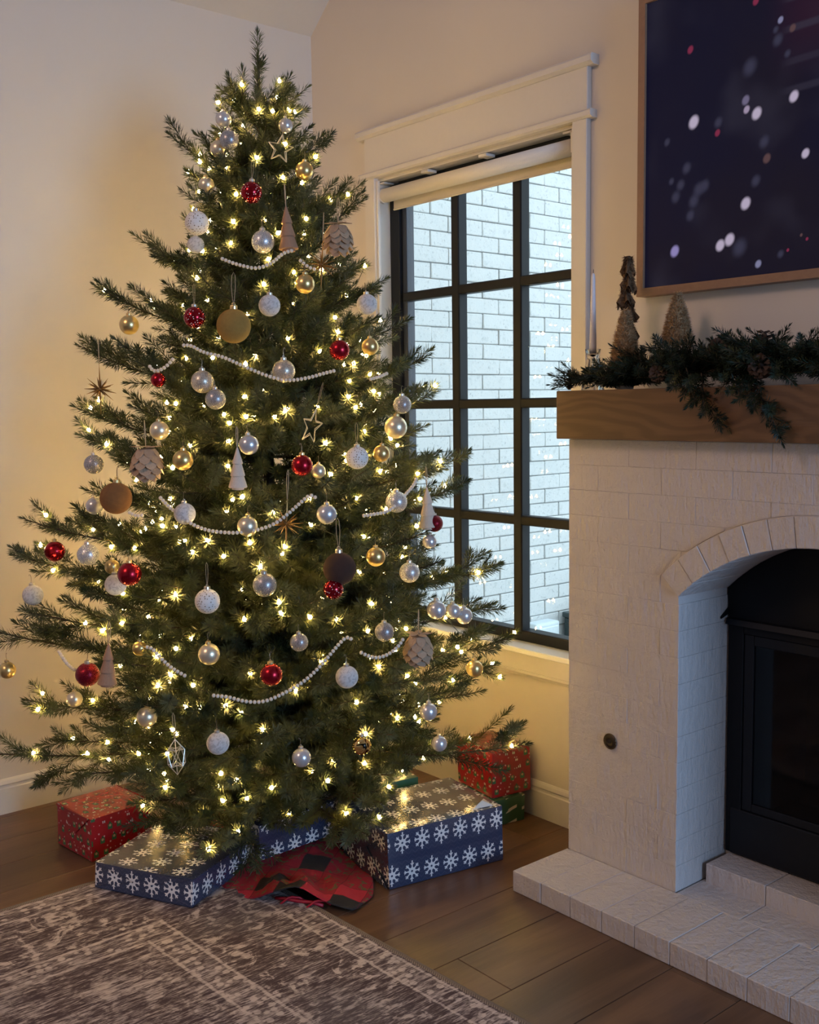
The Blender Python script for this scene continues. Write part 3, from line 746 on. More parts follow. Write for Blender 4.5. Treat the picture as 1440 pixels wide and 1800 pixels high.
# ------------------------------------------------------------------ patchwork tree skirt
def skirt_mat():
    m = M('patchwork_cloth', 0.9); t = m.nt.nodes.new('ShaderNodeTexCoord'); u, v, w = m.xyz(t.outputs['UV'])
    a, b = u*0.80 + v*0.6, v*0.80 - u*0.6
    k = 0.074
    rn = m.white(m.vec(floor_(a/k), floor_(b/k), 2.0)); rn2 = m.white(m.vec(floor_(a/k), floor_(b/k), 7.0))
    g = m.vec(u, v, 0.0)
    leaf = smooth(m.noise(g, 46, 2, 0.5, 1.0), 0.55, 0.62)
    red = m.mix(leaf*0.95, (0.27, 0.008, 0.018), (0.105, 0.095, 0.030))
    c = m.mix(gt(rn, 0.78), red, (0.016, 0.014, 0.012)); c = m.mix(gt(rn2, 0.80)*lt(rn, 0.78), c, (0.42, 0.018, 0.035))
    c = m.mix(mx(lt(fract(a/k), 0.03), lt(fract(b/k), 0.03))*0.7, c, (0.08, 0.005, 0.01))
    m.set('Base Color', c); m.bump(m.noise(g, 300, 2), 0.3, 0.002); return m.m
sk = thing('tree_skirt', 'crumpled red and black patchwork tree skirt under the gifts', 'tree skirt', (0.77, -0.73, 0))
knots = [(-180, .40), (-130, .36), (-100, .30), (-80, .28), (-62, .33), (-54, .37), (-39, .43), (-24, .48), (-12, .555), (-2, .50), (12, .36), (45, .38), (90, .42), (140, .44), (180, .40)]
def Rsk(d): return float(np.interp(d, [a for a, b in knots], [b for a, b in knots]))
import mathutils.noise as mnoise
NT, NR = 150, 34
V = []; UV = []
for i in range(NT):
    deg = -180 + 360*i/NT; th = math.radians(deg); R = Rsk(deg)
    for j in range(NR):
        f = j/(NR-1); rr = 0.035 + (R-0.035)*f
        x, y = rr*math.cos(th), rr*math.sin(th)
        hump = 0.040*max(0, 1-rr/0.33)**0.7 if rr < 0.33 else 0.0
        wr = 0.011*(mnoise.noise(Vector((x*13, y*13, 0.3)))+0.6) + 0.006*(mnoise.noise(Vector((x*30, y*30, 1.3)))+0.5)
        front = math.exp(-((deg+26)/17)**2)
        lift = 0.050*math.exp(-((deg+27)/10)**2)*max(0, (f-0.72)/0.28)
        heap = 0.026*front*math.exp(-((f-0.78)/0.16)**2)*(1+0.6*math.sin(deg*0.55+f*9))
        zz = 0.003 + (hump + wr*(0.55 if not (-75 < deg < 5) else 1.0))*(1-0.5*f) + lift + heap
        if -75 > deg > -115: zz = min(zz, 0.0095 if rr > 0.16 else 0.03)
        V.append((x+0.0, y+0.0, max(0.003, zz))); UV.append((x, y))
Fc = [((i*NR)+j, (i*NR)+j+1, ((i+1) % NT)*NR+j+1, ((i+1) % NT)*NR+j) for i in range(NT) for j in range(NR-1)]
me = bpy.data.meshes.new('cloth'); me.from_pydata(V, [], Fc); ul = me.uv_layers.new(name='UVMap')
for lp in me.loops: ul.data[lp.index].uv = UV[lp.vertex_index]
me.materials.append(skirt_mat()); me.shade_smooth(); so = link('cloth', me, sk)
md = so.modifiers.new('thickness', 'SOLIDIFY'); md.thickness = 0.0025; md.offset = -1
RED = plain('red_ribbon', (0.40, 0.012, 0.030), 0.45, var=0.2)
rib = [(1.122, -0.958, 0.012), (1.150, -0.944, 0.016), (1.180, -0.925, 0.014), (1.212, -0.905, 0.016), (1.240, -0.888, 0.012)]
part('ribbon_tie', MB().tube(rib, 0.0048, 8), RED, sk, True, label='rolled red ribbon tie')
for (x, y) in ((1.165, -0.936), (1.228, -0.896)):
    part('ribbon_bow', MB().tube([(x-0.012, y-0.028, 0.008), (x-0.004, y-0.008, 0.022), (x+0.002, y, 0.024), (x+0.012, y+0.018, 0.020), (x+0.018, y+0.028, 0.010)], 0.003, 6), RED, sk, True)

# ------------------------------------------------------------------ things on the mantel
MZ = 1.338
ch_ = thing('candle_holder', 'ribbed clear glass candle holder at the end of the mantel', 'candle holder', (1.514, -0.15, MZ))
CG = M('clear_glass', 0.03, 0, (0.95, 0.97, 0.97)); CG.set('Transmission Weight', 1.0); CG.set('IOR', 1.45); CG = CG.m
prof = [(0.0001, 0), (0.030, 0), (0.031, 0.004), (0.026, 0.03), (0.0195, 0.066), (0.0165, 0.083), (0.0155, 0.088), (0.0185, 0.094), (0.0205, 0.108), (0.0215, 0.112), (0.0185, 0.112), (0.0120, 0.098), (0.0001, 0.094)]
mbh = MB().lathe(prof, 48, (1.514, -0.15, MZ))
for i in range(len(mbh.v)):
    p = mbh.v[i]; k = i % 48
    if 0.006 < p[2]-MZ < 0.086:
        s_ = 1 + (0.035 if k % 2 else -0.035); mbh.v[i] = (1.514+(p[0]-1.514)*s_, -0.15+(p[1]+0.15)*s_, p[2])
part('glass_body', mbh, CG, ch_)
cd = thing('taper_candle', 'tall white unlit taper candle in the glass holder', 'candle', (1.514, -0.15, MZ+0.099))
WAX = plain('white_wax', (0.66, 0.64, 0.66), 0.45, var=0.04)
part('wax', MB().lathe([(0.0001, 0), (0.0098, 0), (0.0096, 0.02), (0.0052, 0.205), (0.0040, 0.213), (0.0001, 0.217)], 20, (1.514, -0.15, MZ+0.099)), WAX, cd, True)
part('wick', MB().tube([(1.514, -0.15, MZ+0.313), (1.515, -0.15, MZ+0.325)], 0.0008, 5), plain('wick', (0.08, 0.07, 0.06), 0.9), cd)

def bristle_cone(root, c, prof, n, ln, mat, seed, up=0.25, wid=0.0011, core=None):
    """fuzzy bottle-brush body: thin bristles growing out of a slimmer core"""
    r = np.random.default_rng(seed); z = np.array([p[1] for p in prof]); rad = np.array([p[0] for p in prof])
    zz = r.uniform(z[0], z[-1], n*3); w = np.interp(zz, z, rad); keep = r.uniform(0, w.max(), n*3) < w + 0.004
    zz = zz[keep][:n]; w = w[keep][:n]; th = r.uniform(0, 2*PI, len(zz))
    d = np.stack([np.cos(th), np.sin(th), up + r.normal(0, 0.35, len(zz))], 1); d /= np.linalg.norm(d, axis=1)[:, None]
    b = np.stack([np.cos(th)*w*0.80, np.sin(th)*w*0.80, zz], 1) + np.array(c); L = ln*r.uniform(0.6, 1.25, len(zz))
    tip = b + d*L[:, None]; s_ = np.stack([-np.sin(th), np.cos(th), r.normal(0, 0.5, len(zz))], 1)*wid
    V = np.stack([b-s_, b+s_, tip], 1).reshape(-1, 3) - np.array(worldloc(root))
    me = bpy.data.meshes.new('bristles'); me.from_pydata(V.tolist(), [], [(3*i, 3*i+1, 3*i+2) for i in range(len(zz))]); me.materials.append(mat)
    o = link('bristles', me, root); o['kind'] = 'stuff'; return o
TAN1, TAN2 = plain('sisal_tan', (0.50, 0.34, 0.18), 0.9, scale=40, var=0.35), plain('sisal_brown', (0.115, 0.062, 0.026), 0.9, scale=40, var=0.35)
def mini_cone(label, x, y, z0, z1, rb_, seed, trunk0=None):
    t = thing('bottle_brush_tree', label, 'mini tree', (x, y, MZ), None)
    pr = [(rb_, z0), (rb_*0.93, z0+(z1-z0)*0.12), (rb_*0.62, z0+(z1-z0)*0.55), (0.004, z1)]
    part('core', MB().lathe([(0.0001, z0)]+[(a*0.80, b) for a, b in pr], 20, (x, y, 0)), TAN1, t, True)
    bristle_cone(t, (x, y, 0), pr, 5200, 0.011, TAN1, seed)
    part('trunk', MB().tube([(x, y, MZ), (x, y, z0+0.005)], 0.005, 8), plain('mini_trunk', (0.12, 0.07, 0.04), 0.8), t)
    part('base', MB().lathe([(0.0001, MZ), (0.022, MZ), (0.022, MZ+0.010), (0.016, MZ+0.013), (0.0001, MZ+0.013)], 18, (x, y, 0)), plain('mini_base', (0.60, 0.56, 0.50), 0.7), t)
mini_cone('small tan bottle brush tree in front of the tall ruffled one', 1.648, -0.180, 1.395, 1.545, 0.044, 1)
mini_cone('small tan bottle brush tree standing alone under the screen frame', 1.766, -0.12, 1.449, 1.582, 0.043, 2)
tt = thing('ruffled_tree', 'tall slim brown ruffled sisal tree on the mantel', 'mini tree', (1.606, -0.12, MZ))
part('trunk', MB().tube([(1.606, -0.12, MZ), (1.610, -0.12, 1.69)], 0.004, 8), bpy.data.materials['mini_trunk'], tt)
NQ = 8
for k in range(NQ):
    z0 = 1.352 + k*0.0415; rr = 0.034*(1-k/NQ*0.52) ; xo = 1.606 + 0.006*math.sin(k*2.2)
    mbq = MB(); 
    for a in range(48):
        t = 2*PI*a/48; wv = 1 + 0.16*math.sin(t*5+k) + 0.08*math.sin(t*11+2*k)
        mbq.v += [(xo+0.006*math.cos(t), -0.12+0.006*math.sin(t), z0+0.047), (xo+rr*0.6*wv*math.cos(t), -0.12+rr*0.6*wv*math.sin(t), z0+0.026), (xo+rr*wv*math.cos(t), -0.12+rr*wv*math.sin(t), z0+0.008*math.sin(t*5+k)+0.006*math.sin(t+k*1.7))]
        b = ((a+1) % 48)*3; mbq.f += [(a*3, a*3+1, b+1, b), (a*3+1, a*3+2, b+2, b+1)]
    part('ruffle', mbq, TAN2, tt, True)
    bristle_cone(tt, (xo, -0.12, 0), [(rr*0.98, z0), (rr*0.60, z0+0.026), (0.01, z0+0.046)], 800, 0.010, TAN2, 50+k, up=-0.35)

# ------------------------------------------------------------------ measured positions of what hangs on the tree
ORNAMENTS = [
    ('pearl', 0.797, -0.856, 2.094, 0.0219, 1, 'topmost grey pearl bauble, half hidden by needles near the treetop'),
    ('silverg', 0.881, -0.89, 2.017, 0.0259, 0, 'silver glitter bauble highest on the tree, hanging before two pearl ones'),
    ('champ', 0.831, -0.894, 2.003, 0.0231, 1, 'champagne pearl bauble just behind the highest silver glitter bauble'),
    ('pearl', 0.903, -0.723, 2.076, 0.0204, 1, 'pearl bauble half hidden behind the wire star near the treetop'),
    ('gold', 0.999, -0.73, 1.937, 0.0245, 0, 'matte gold bauble hanging right below the wire star near the treetop'),
    ('redd', 0.972, -0.881, 1.867, 0.0284, 0, 'shiny red bauble with painted light glints, highest red one on the tree'),
    ('champ', 0.791, -0.912, 1.912, 0.0218, 1, 'champagne bauble peeking from branches above the topmost dotted white bauble'),
    ('dot', 0.889, -0.999, 1.788, 0.0314, 0, 'white bauble with gold dots, highest of the dotted ones'),
    ('whiteg', 1.047, -0.897, 1.729, 0.0293, 0, 'white glitter bauble beside the tan wooden cone ornament high on the tree'),
    ('frost', 0.83, -0.972, 1.742, 0.0229, 1, 'frosted bauble mostly hidden under the topmost dotted white bauble'),
    ('gold', 0.774, -1.146, 1.526, 0.0256, 0, 'matte gold bauble dangling free against the plain wall above the dark starburst'),
    ('redd', 0.992, -1.071, 1.533, 0.0274, 0, 'shiny red bauble with painted light glints beside the large gold velvet bauble'),
    ('goldv', 1.078, -1.009, 1.508, 0.0428, 0, 'large gold velvet bauble in the upper tree'),
    ('redm', 0.881, -1.122, 1.379, 0.0192, 0, 'small red bauble half hidden beneath a short bead garland'),
    ('champg', 1.047, -1.085, 1.37, 0.0284, 0, 'champagne glitter bauble touching the silver glitter bauble beside it'),
    ('silverg', 1.08, -1.068, 1.326, 0.0255, 0, 'silver glitter bauble hanging just below the champagne glitter bauble'),
    ('champ', 0.93, -1.148, 1.249, 0.0247, 0, 'champagne bauble peeking out above the larger of two gold pearl baubles by the artichoke'),
    ('gold', 1.051, -1.148, 1.177, 0.0253, 0, 'matte gold bauble beside the artichoke ornament on plain wall side'),
    ('pearl', 1.162, -1.026, 1.213, 0.0252, 0, 'silver pearl bauble touching the tip of the white wooden cone ornament'),
    ('silverg', 0.742, -1.246, 1.161, 0.0255, 0, 'silver glitter bauble at the branch tip beyond the artichoke by plain wall'),
    ('frost', 1.116, -0.926, 1.56, 0.0273, 0, 'frosted white bauble close beside the large gold velvet bauble'),
    ('gold', 1.136, -0.83, 1.618, 0.0248, 0, 'matte gold bauble just below the upper bead garland near the starburst'),
    ('frost', 1.166, -0.654, 1.573, 0.0272, 0, 'frosted pearl bauble hanging before the window casing above a small gold bauble'),
    ('redm', 1.206, -0.776, 1.448, 0.0262, 0, 'red bauble behind a sprig, above the middle bead garland toward the window'),
    ('gold', 1.208, -0.678, 1.459, 0.0223, 0, 'small gold bauble hanging under the frosted one near the window casing'),
    ('champg', 1.171, -0.924, 1.394, 0.0285, 0, 'champagne glitter bauble resting on the bead garland in the upper middle'),
    ('silverg', 1.225, -0.586, 1.307, 0.0244, 0, 'silver glitter bauble in front of the window frame, outermost on that branch'),
    ('champ', 1.225, -0.609, 1.247, 0.0303, 0, 'large champagne pearl bauble partly covered by branches beside the window frame'),
    ('dot', 1.277, -0.779, 1.174, 0.0288, 0, 'white bauble with dots hanging beside a bright gold bauble, window side'),
    ('gold', 1.279, -0.702, 1.182, 0.022, 0, 'bright gold bauble beside the dotted white bauble, window side'),
    ('redm', 1.241, -0.923, 1.16, 0.0267, 0, 'matte red bauble in the centre of the tree below the wire star'),
    ('champ', 1.219, -0.859, 1.142, 0.0187, 0, 'champagne bauble peeking out behind the central matte red bauble'),
    ('amberv', 0.889, -1.254, 1.08, 0.0404, 0, 'large amber brown velvet bauble on the plain wall side'),
    ('pearl', 0.754, -1.255, 1.051, 0.0225, 0, 'silver pearl bauble tucked behind the amber velvet bauble'),
    ('redm', 0.517, -1.275, 0.91, 0.0288, 0, 'matte red bauble dangling from the long branch nearest the plain wall'),
    ('whiteg', 0.822, -1.306, 0.934, 0.0278, 0, 'clear white glitter bauble hanging between two matte red baubles'),
    ('gold', 0.823, -1.243, 0.896, 0.0193, 1, 'small gold bauble behind the matte red bauble, above a frosted white one'),
    ('redm', 0.985, -1.27, 0.898, 0.0296, 0, 'matte red bauble hanging in front of a gold and a frosted bauble'),
    ('frost', 0.87, -1.256, 0.856, 0.0278, 0, 'frosted white bauble half behind a matte red bauble on plain wall side'),
    ('frost', 0.5, -1.336, 0.791, 0.0286, 0, 'frosted white bauble with swirls hanging free against the plain wall'),
    ('gold', 0.497, -1.416, 0.59, 0.0236, 0, 'gold bauble hanging at the very edge of the tree nearest the plain wall'),
    ('redg', 0.889, -1.349, 0.64, 0.0301, 0, 'red glitter bauble beside the tan cone ornament low on the tree'),
    ('frost', 1.091, -1.169, 1.048, 0.0264, 0, 'frosted white bauble threaded beside the bead garland in mid tree'),
    ('dot', 1.173, -1.16, 0.841, 0.0302, 0, 'white dotted bauble behind a green sprig, lowest of the dotted ones'),
    ('champ', 1.195, -1.172, 0.717, 0.0259, 0, 'champagne pearl bauble with a bright highlight above the lowest bead garland'),
    ('champ', 0.704, -1.312, 0.531, 0.0214, 0, 'cream bauble half hidden below the lowest red glitter bauble'),
    ('gold', 0.937, -1.228, 0.696, 0.0189, 1, 'gold bauble mostly hidden at the top end of the slanting bead garland'),
    ('champ', 1.21, -1.065, 1.018, 0.0248, 0, 'champagne gold bauble hanging on the mid tree bead garland'),
    ('pearl', 1.295, -0.89, 1.04, 0.0253, 0, 'silver pearl bauble beside the gold starburst in mid tree'),
    ('brownv', 1.331, -0.88, 0.907, 0.0406, 0, 'large dark brown velvet bauble on the window side'),
    ('redd', 1.334, -0.902, 0.859, 0.0251, 0, 'shiny red bauble with painted light glints hanging under the dark brown velvet bauble'),
    ('gold', 1.347, -0.779, 0.928, 0.0242, 0, 'matte gold bauble beside the large dark brown velvet bauble'),
    ('silverg', 1.257, -1.05, 0.878, 0.0288, 0, 'large silver glitter bauble in the middle of the lower tree'),
    ('silverg', 1.319, -0.996, 0.739, 0.022, 0, 'small silver glitter bauble above the lowest matte red bauble'),
    ('redm', 1.297, -1.063, 0.667, 0.0272, 0, 'matte red bauble just above the lowest bead garland'),
    ('frost', 1.376, -0.897, 0.647, 0.0278, 0, 'frosted white bauble below the end of the lowest bead garland'),
    ('silverg', 1.382, -0.783, 0.743, 0.0241, 0, 'silver glitter bauble beside the lowest artichoke ornament'),
    ('whiteg', 1.318, -0.686, 1.058, 0.0278, 0, 'white glitter bauble beside the white cone ornament near the window'),
    ('redg', 1.318, -0.557, 0.992, 0.0227, 0, 'red glitter bauble behind the white cone ornament in front of the window'),
    ('pearl', 1.319, -0.576, 0.945, 0.0196, 0, 'pale pearl bauble below the red glitter bauble by the window'),
    ('whiteg', 1.346, -0.669, 0.876, 0.0264, 0, 'clear white glitter bauble behind a sprig in front of the window'),
    ('pearl', 1.372, -0.601, 0.773, 0.0252, 0, 'pearl bauble half covered by a branch, innermost of three beside the window'),
    ('pearl', 1.339, -0.513, 0.753, 0.0214, 0, 'pearl bauble between two others on the low window side branch'),
    ('pearl', 1.344, -0.477, 0.736, 0.0231, 0, 'silver pearl bauble at the outer end of three beside the window'),
    ('gold', 1.356, -0.451, 0.588, 0.0233, 0, 'gold bauble hanging free against the yellow lit wall below the window'),
    ('frost', 1.228, -1.174, 0.506, 0.0272, 0, 'frosted white bauble beside the silver wire polyhedron near the bottom'),
    ('champ', 1.013, -1.252, 0.539, 0.0256, 0, 'cream bauble partly hidden above the lowest broad branches'),
    ('pearl', 1.346, -1.015, 0.464, 0.0233, 0, 'white pearl bauble lowest on the tree above the middle blue gift'),
    ('pearl', 1.413, -0.668, 0.523, 0.0233, 0, 'silver pearl bauble above the low one next to the red gift'),
    ('pearl', 1.42, -0.638, 0.434, 0.0206, 0, 'silver pearl bauble hanging beside the red gift near the window wall'),
    ('mirror', 1.399, -0.873, 0.476, 0.0237, 0, 'shiny mirror gold bauble low on the tree above the snowflake gift'),
    ('woodtree', 1.059, -0.829, 1.767, 0.0563, 0, 'tan wooden cone tree ornament near the top of the tree'),
    ('woodtree', 0.96, -1.325, 0.675, 0.0522, 0, 'tan wooden cone tree ornament beside the red glitter bauble'),
    ('whitetree', 1.16, -1.058, 1.157, 0.0502, 0, 'whitewashed wooden cone tree ornament in mid tree under a silver pearl bauble'),
    ('whitetree', 1.309, -0.573, 1.034, 0.0542, 0, 'whitewashed wooden cone tree ornament hanging in front of the window'),
    ('artichoke', 1.089, -0.688, 1.753, 0.041, 0, 'wooden artichoke ornament hanging by the upper window casing'),
    ('artichoke', 0.958, -1.2, 1.172, 0.0414, 0, 'pale wooden artichoke ornament beside gold baubles on plain wall side'),
    ('artichoke', 1.397, -0.686, 0.691, 0.0391, 0, 'wooden artichoke ornament with a flat top leaf, lowest of the three'),
    ('wirestar', 0.969, -0.785, 1.992, 0.0365, 0, 'champagne wire star ornament near the treetop'),
    ('wirestar', 1.226, -0.881, 1.255, 0.0455, 0, 'slim champagne wire star ornament above the central red bauble'),
    ('polyhedron', 1.152, -1.246, 0.47, 0.0438, 0, 'silver wire polyhedron ornament near the bottom branches'),
    ('burst', 0.651, -1.18, 1.36, 0.0528, 0, 'dark gold starburst ornament dangling against the plain wall'),
    ('burst', 1.108, -0.756, 1.675, 0.0507, 0, 'brown starburst ornament half hidden below the upper artichoke'),
    ('burst', 1.26, -0.985, 1.021, 0.0499, 0, 'pale gold starburst ornament hanging on a long loop in mid tree'),
]
BEAD_STRANDS = [
    ('cream wooden bead garland dipping under the tan cone ornament high on the tree', [(1.003, -0.997, 1.685), (1.025, -0.982, 1.673), (1.053, -0.96, 1.662), (1.077, -0.935, 1.654), (1.091, -0.896, 1.671), (1.091, -0.866, 1.698), (1.098, -0.838, 1.706)]),
    ('short cream bead garland beside the dark starburst under the upper artichoke', [(1.113, -0.831, 1.682), (1.123, -0.822, 1.67), (1.131, -0.81, 1.66), (1.137, -0.795, 1.656)]),
    ('cream wooden bead garland swagged below the large gold velvet bauble', [(0.995, -1.11, 1.462), (1.018, -1.096, 1.461), (1.046, -1.08, 1.442), (1.084, -1.049, 1.432), (1.116, -1.02, 1.412), (1.135, -1.001, 1.4), (1.162, -0.969, 1.382), (1.189, -0.926, 1.368), (1.209, -0.872, 1.377), (1.218, -0.838, 1.387), (1.224, -0.803, 1.395)]),
    ('short cream bead garland over the partly hidden red bauble toward plain wall', [(0.912, -1.161, 1.415), (0.924, -1.16, 1.403), (0.938, -1.154, 1.398), (0.964, -1.141, 1.408), (0.981, -1.126, 1.431)]),
    ('short cream bead garland end near the silver bauble by the window', [(1.238, -0.705, 1.373), (1.235, -0.672, 1.379), (1.229, -0.637, 1.39)]),
    ('cream wooden bead garland passing behind the gold starburst in mid tree', [(1.033, -1.206, 1.089), (1.058, -1.198, 1.068), (1.081, -1.189, 1.053), (1.107, -1.178, 1.035), (1.133, -1.163, 1.02), (1.161, -1.142, 1.009), (1.19, -1.114, 1.005), (1.209, -1.093, 1.004), (1.239, -1.051, 1.01), (1.258, -1.014, 1.024), (1.268, -0.979, 1.05), (1.275, -0.941, 1.08), (1.279, -0.924, 1.09), (1.287, -0.913, 1.08)]),
    ('short cream bead garland beside the amber velvet bauble', [(0.96, -1.255, 1.05), (0.986, -1.247, 1.04), (1.006, -1.236, 1.044)]),
    ('cream bead garland beside the glittery white bauble near the white cone', [(1.331, -0.807, 1.032), (1.335, -0.769, 1.034), (1.337, -0.73, 1.037), (1.331, -0.691, 1.057), (1.324, -0.662, 1.075), (1.311, -0.62, 1.098), (1.303, -0.605, 1.115)]),
    ('cream bead garland slanting down toward the long low strand', [(1.074, -1.277, 0.731), (1.09, -1.269, 0.73), (1.111, -1.259, 0.709), (1.14, -1.246, 0.686), (1.174, -1.223, 0.667)]),
    ('cream wooden bead garland swagged below the lowest plain red bauble', [(1.223, -1.184, 0.624), (1.237, -1.171, 0.622), (1.25, -1.157, 0.621), (1.278, -1.125, 0.608), (1.302, -1.092, 0.606), (1.32, -1.064, 0.617), (1.343, -1.017, 0.641), (1.357, -0.984, 0.666), (1.366, -0.948, 0.7), (1.371, -0.908, 0.737), (1.374, -0.893, 0.746), (1.379, -0.88, 0.737)]),
    ('cream bead garland hanging beside the artichoke lowest on the tree', [(1.389, -0.867, 0.707), (1.396, -0.85, 0.696), (1.402, -0.825, 0.686), (1.406, -0.792, 0.69), (1.407, -0.76, 0.705), (1.404, -0.739, 0.724)]),
    ('short cream bead garland above the lowest red glitter bauble', [(0.766, -1.373, 0.684), (0.794, -1.374, 0.671), (0.823, -1.373, 0.657), (0.862, -1.368, 0.648)]),
]
EDGE_TIPS = [(0.75, -0.711, 2.367), (0.632, -0.936, 2.077), (0.651, -0.892, 1.977), (0.593, -1.037, 1.794), (0.563, -1.136, 1.644), (0.549, -1.19, 1.482), (0.545, -1.209, 1.313), (0.547, -1.2, 1.234), (0.549, -1.191, 1.082), (0.519, -1.357, 1.008), (0.516, -1.389, 0.912), (0.519, -1.355, 0.75), (0.511, -1.435, 0.701), (0.517, -1.377, 0.503), (0.51, -1.452, 0.363), (0.526, -1.306, 0.376), (0.809, -0.623, 2.191), (0.865, -0.55, 2.075), (0.926, -0.48, 1.947), (0.93, -0.476, 1.902), (0.972, -0.433, 1.674), (1.021, -0.386, 1.557), (1.061, -0.351, 1.449), (1.078, -0.337, 1.342), (1.056, -0.355, 1.246), (1.151, -0.28, 1.161), (1.141, -0.287, 1.075), (1.073, -0.341, 0.888), (1.228, -0.227, 0.841), (1.213, -0.237, 0.722), (1.252, -0.212, 0.619), (1.218, -0.233, 0.537), (1.183, -0.257, 0.454), (1.299, -0.183, 0.304), (0.8, -0.635, 2.25), (0.705, -0.786, 2.203)]
AX = np.array((0.752, -0.711))
ZT = np.array([.0, .15, .3, .67, .99, 1.3, 1.47, 1.64, 1.78, 1.9, 2.05, 2.2, 2.37]); RT = np.array([.78, .80, .78, .74, .67, .56, .52, .45, .37, .30, .22, .12, .02])
def env(z): return np.interp(z, ZT, RT)
eye = np.array(EYE)
clear_p, clear_r, clear_l = [], [], []
for kind, x, y, z, r, hid, lab in ORNAMENTS:
    R = {'woodtree': 0.026, 'whitetree': 0.026, 'artichoke': r*1.0, 'wirestar': 0.030, 'polyhedron': 0.030, 'burst': 0.024}.get(kind, r)
    clear_p.append((x, y, z)); clear_r.append(R*(0.72 if hid else 1.02)); clear_l.append(0.30 if not hid else 0.12)
    if kind in ('woodtree', 'whitetree'):
        clear_p.append((x, y, z-0.028)); clear_r.append(0.026); clear_l.append(0.3)
for lab, pts in BEAD_STRANDS:
    P = np.array(pts)
    for a, b in zip(P[:-1], P[1:]):
        for t in (0.0, 0.5):
            clear_p.append(tuple(a+(b-a)*t)); clear_r.append(0.0125); clear_l.append(0.22)
CP, CR, CL = np.array(clear_p), np.array(clear_r), np.array(clear_l)
CD = eye - CP; CD /= np.linalg.norm(CD, axis=1)[:, None]
def crowded(P):
    """points that would sit inside an ornament or just in front of one (nothing grows there)"""
    bad = np.zeros(len(P), bool)
    lo, hi = P.min(0)-0.33, P.max(0)+0.33
    idx = np.where(np.all((CP > lo) & (CP < hi), axis=1))[0]
    for i in idx:
        q = P - CP[i]; t = q @ CD[i]; d2 = np.einsum('ij,ij->i', q, q) - t*t
        bad |= (t > -CR[i]*0.9) & (t < CL[i]) & (d2 < CR[i]**2)
    return bad

# ------------------------------------------------------------------ sprays of needles
def nrm(v): return v/(np.linalg.norm(v)+1e-9)
def curve_pts(p0, p1, sag, lift, n):
    t = np.linspace(0, 1, n)[:, None]; p0, p1 = np.array(p0), np.array(p1); L = np.linalg.norm(p1-p0)
    P = p0 + (p1-p0)*t; P[:, 2] += L*(-sag*np.sin(PI*t[:, 0]) + lift*(t[:, 0]**3 - t[:, 0]))
    return P
def spray(p0, p1, r, bare=0.25, sag=0.03, lift=0.10, step=0.070, tw=0.16, up=0.15):
    """main stem with alternating side twigs that carry smaller ones; returns stems as (points, radius, first needle fraction)"""
    L = np.linalg.norm(np.array(p1)-np.array(p0)); main = curve_pts(p0, p1, sag, lift, max(6, int(L/0.05)+2))
    stems = [(main, max(0.002, 0.0065*L), bare)]
    T = nrm(main[-1]-main[0]); B = nrm(np.cross(T, (0, 0, 1.0))); U = np.cross(B, T)
    s = bare*L*0.9; side = 1
    while s < L-0.035:
        f = s/L*(len(main)-1); i = int(f); P = main[i] + (main[min(i+1, len(main)-1)]-main[i])*(f-i)
        T = nrm(main[min(i+1, len(main)-1)]-main[max(i-1, 0)])
        ln = min(tw, 0.06+0.42*(L-s))*r.uniform(0.75, 1.15)
        a = math.radians(r.uniform(36, 56)); tilt = r.normal(0.12, 0.38)
        d = nrm(T*math.cos(a) + (B*side*math.cos(tilt) + U*math.sin(tilt))*math.sin(a) + np.array((0, 0, up*r.uniform(-0.2, 1))))
        tp = np.stack([P + d*ln*q + T*ln*0.18*q*q + np.array((0, 0, ln*0.10*q*q)) for q in (0, .33, .66, 1)])
        stems.append((tp, 0.0016, 0.04))
        if ln > 0.115 and r.random() < 0.7:
            for q, sd in ((0.40, 1), (0.55, -1), (0.72, 1)):
                b = tp[0] + (tp[-1]-tp[0])*q; dd = nrm(tp[-1]-tp[0]); Bs = nrm(np.cross(dd, U)+1e-6)
                d2 = nrm(dd*0.75 + Bs*sd*0.62 + np.array((0, 0, r.uniform(-0.1, 0.3)))); l2 = ln*r.uniform(0.34, 0.48)
                stems.append((np.stack([b, b+d2*l2*0.5, b+d2*l2]), 0.0012, 0.05))
        s += step*r.uniform(0.6, 1.1); side = -side
        if r.random() < 0.25:                                    # a twig standing up from the stem
            d = nrm(T*0.75 + U*r.uniform(0.45, 0.8) + B*r.uniform(-.3, .3)); l3 = ln*0.6
            stems.append((np.stack([P, P+d*l3*0.5, P+d*l3]), 0.0013, 0.1))
    return stems
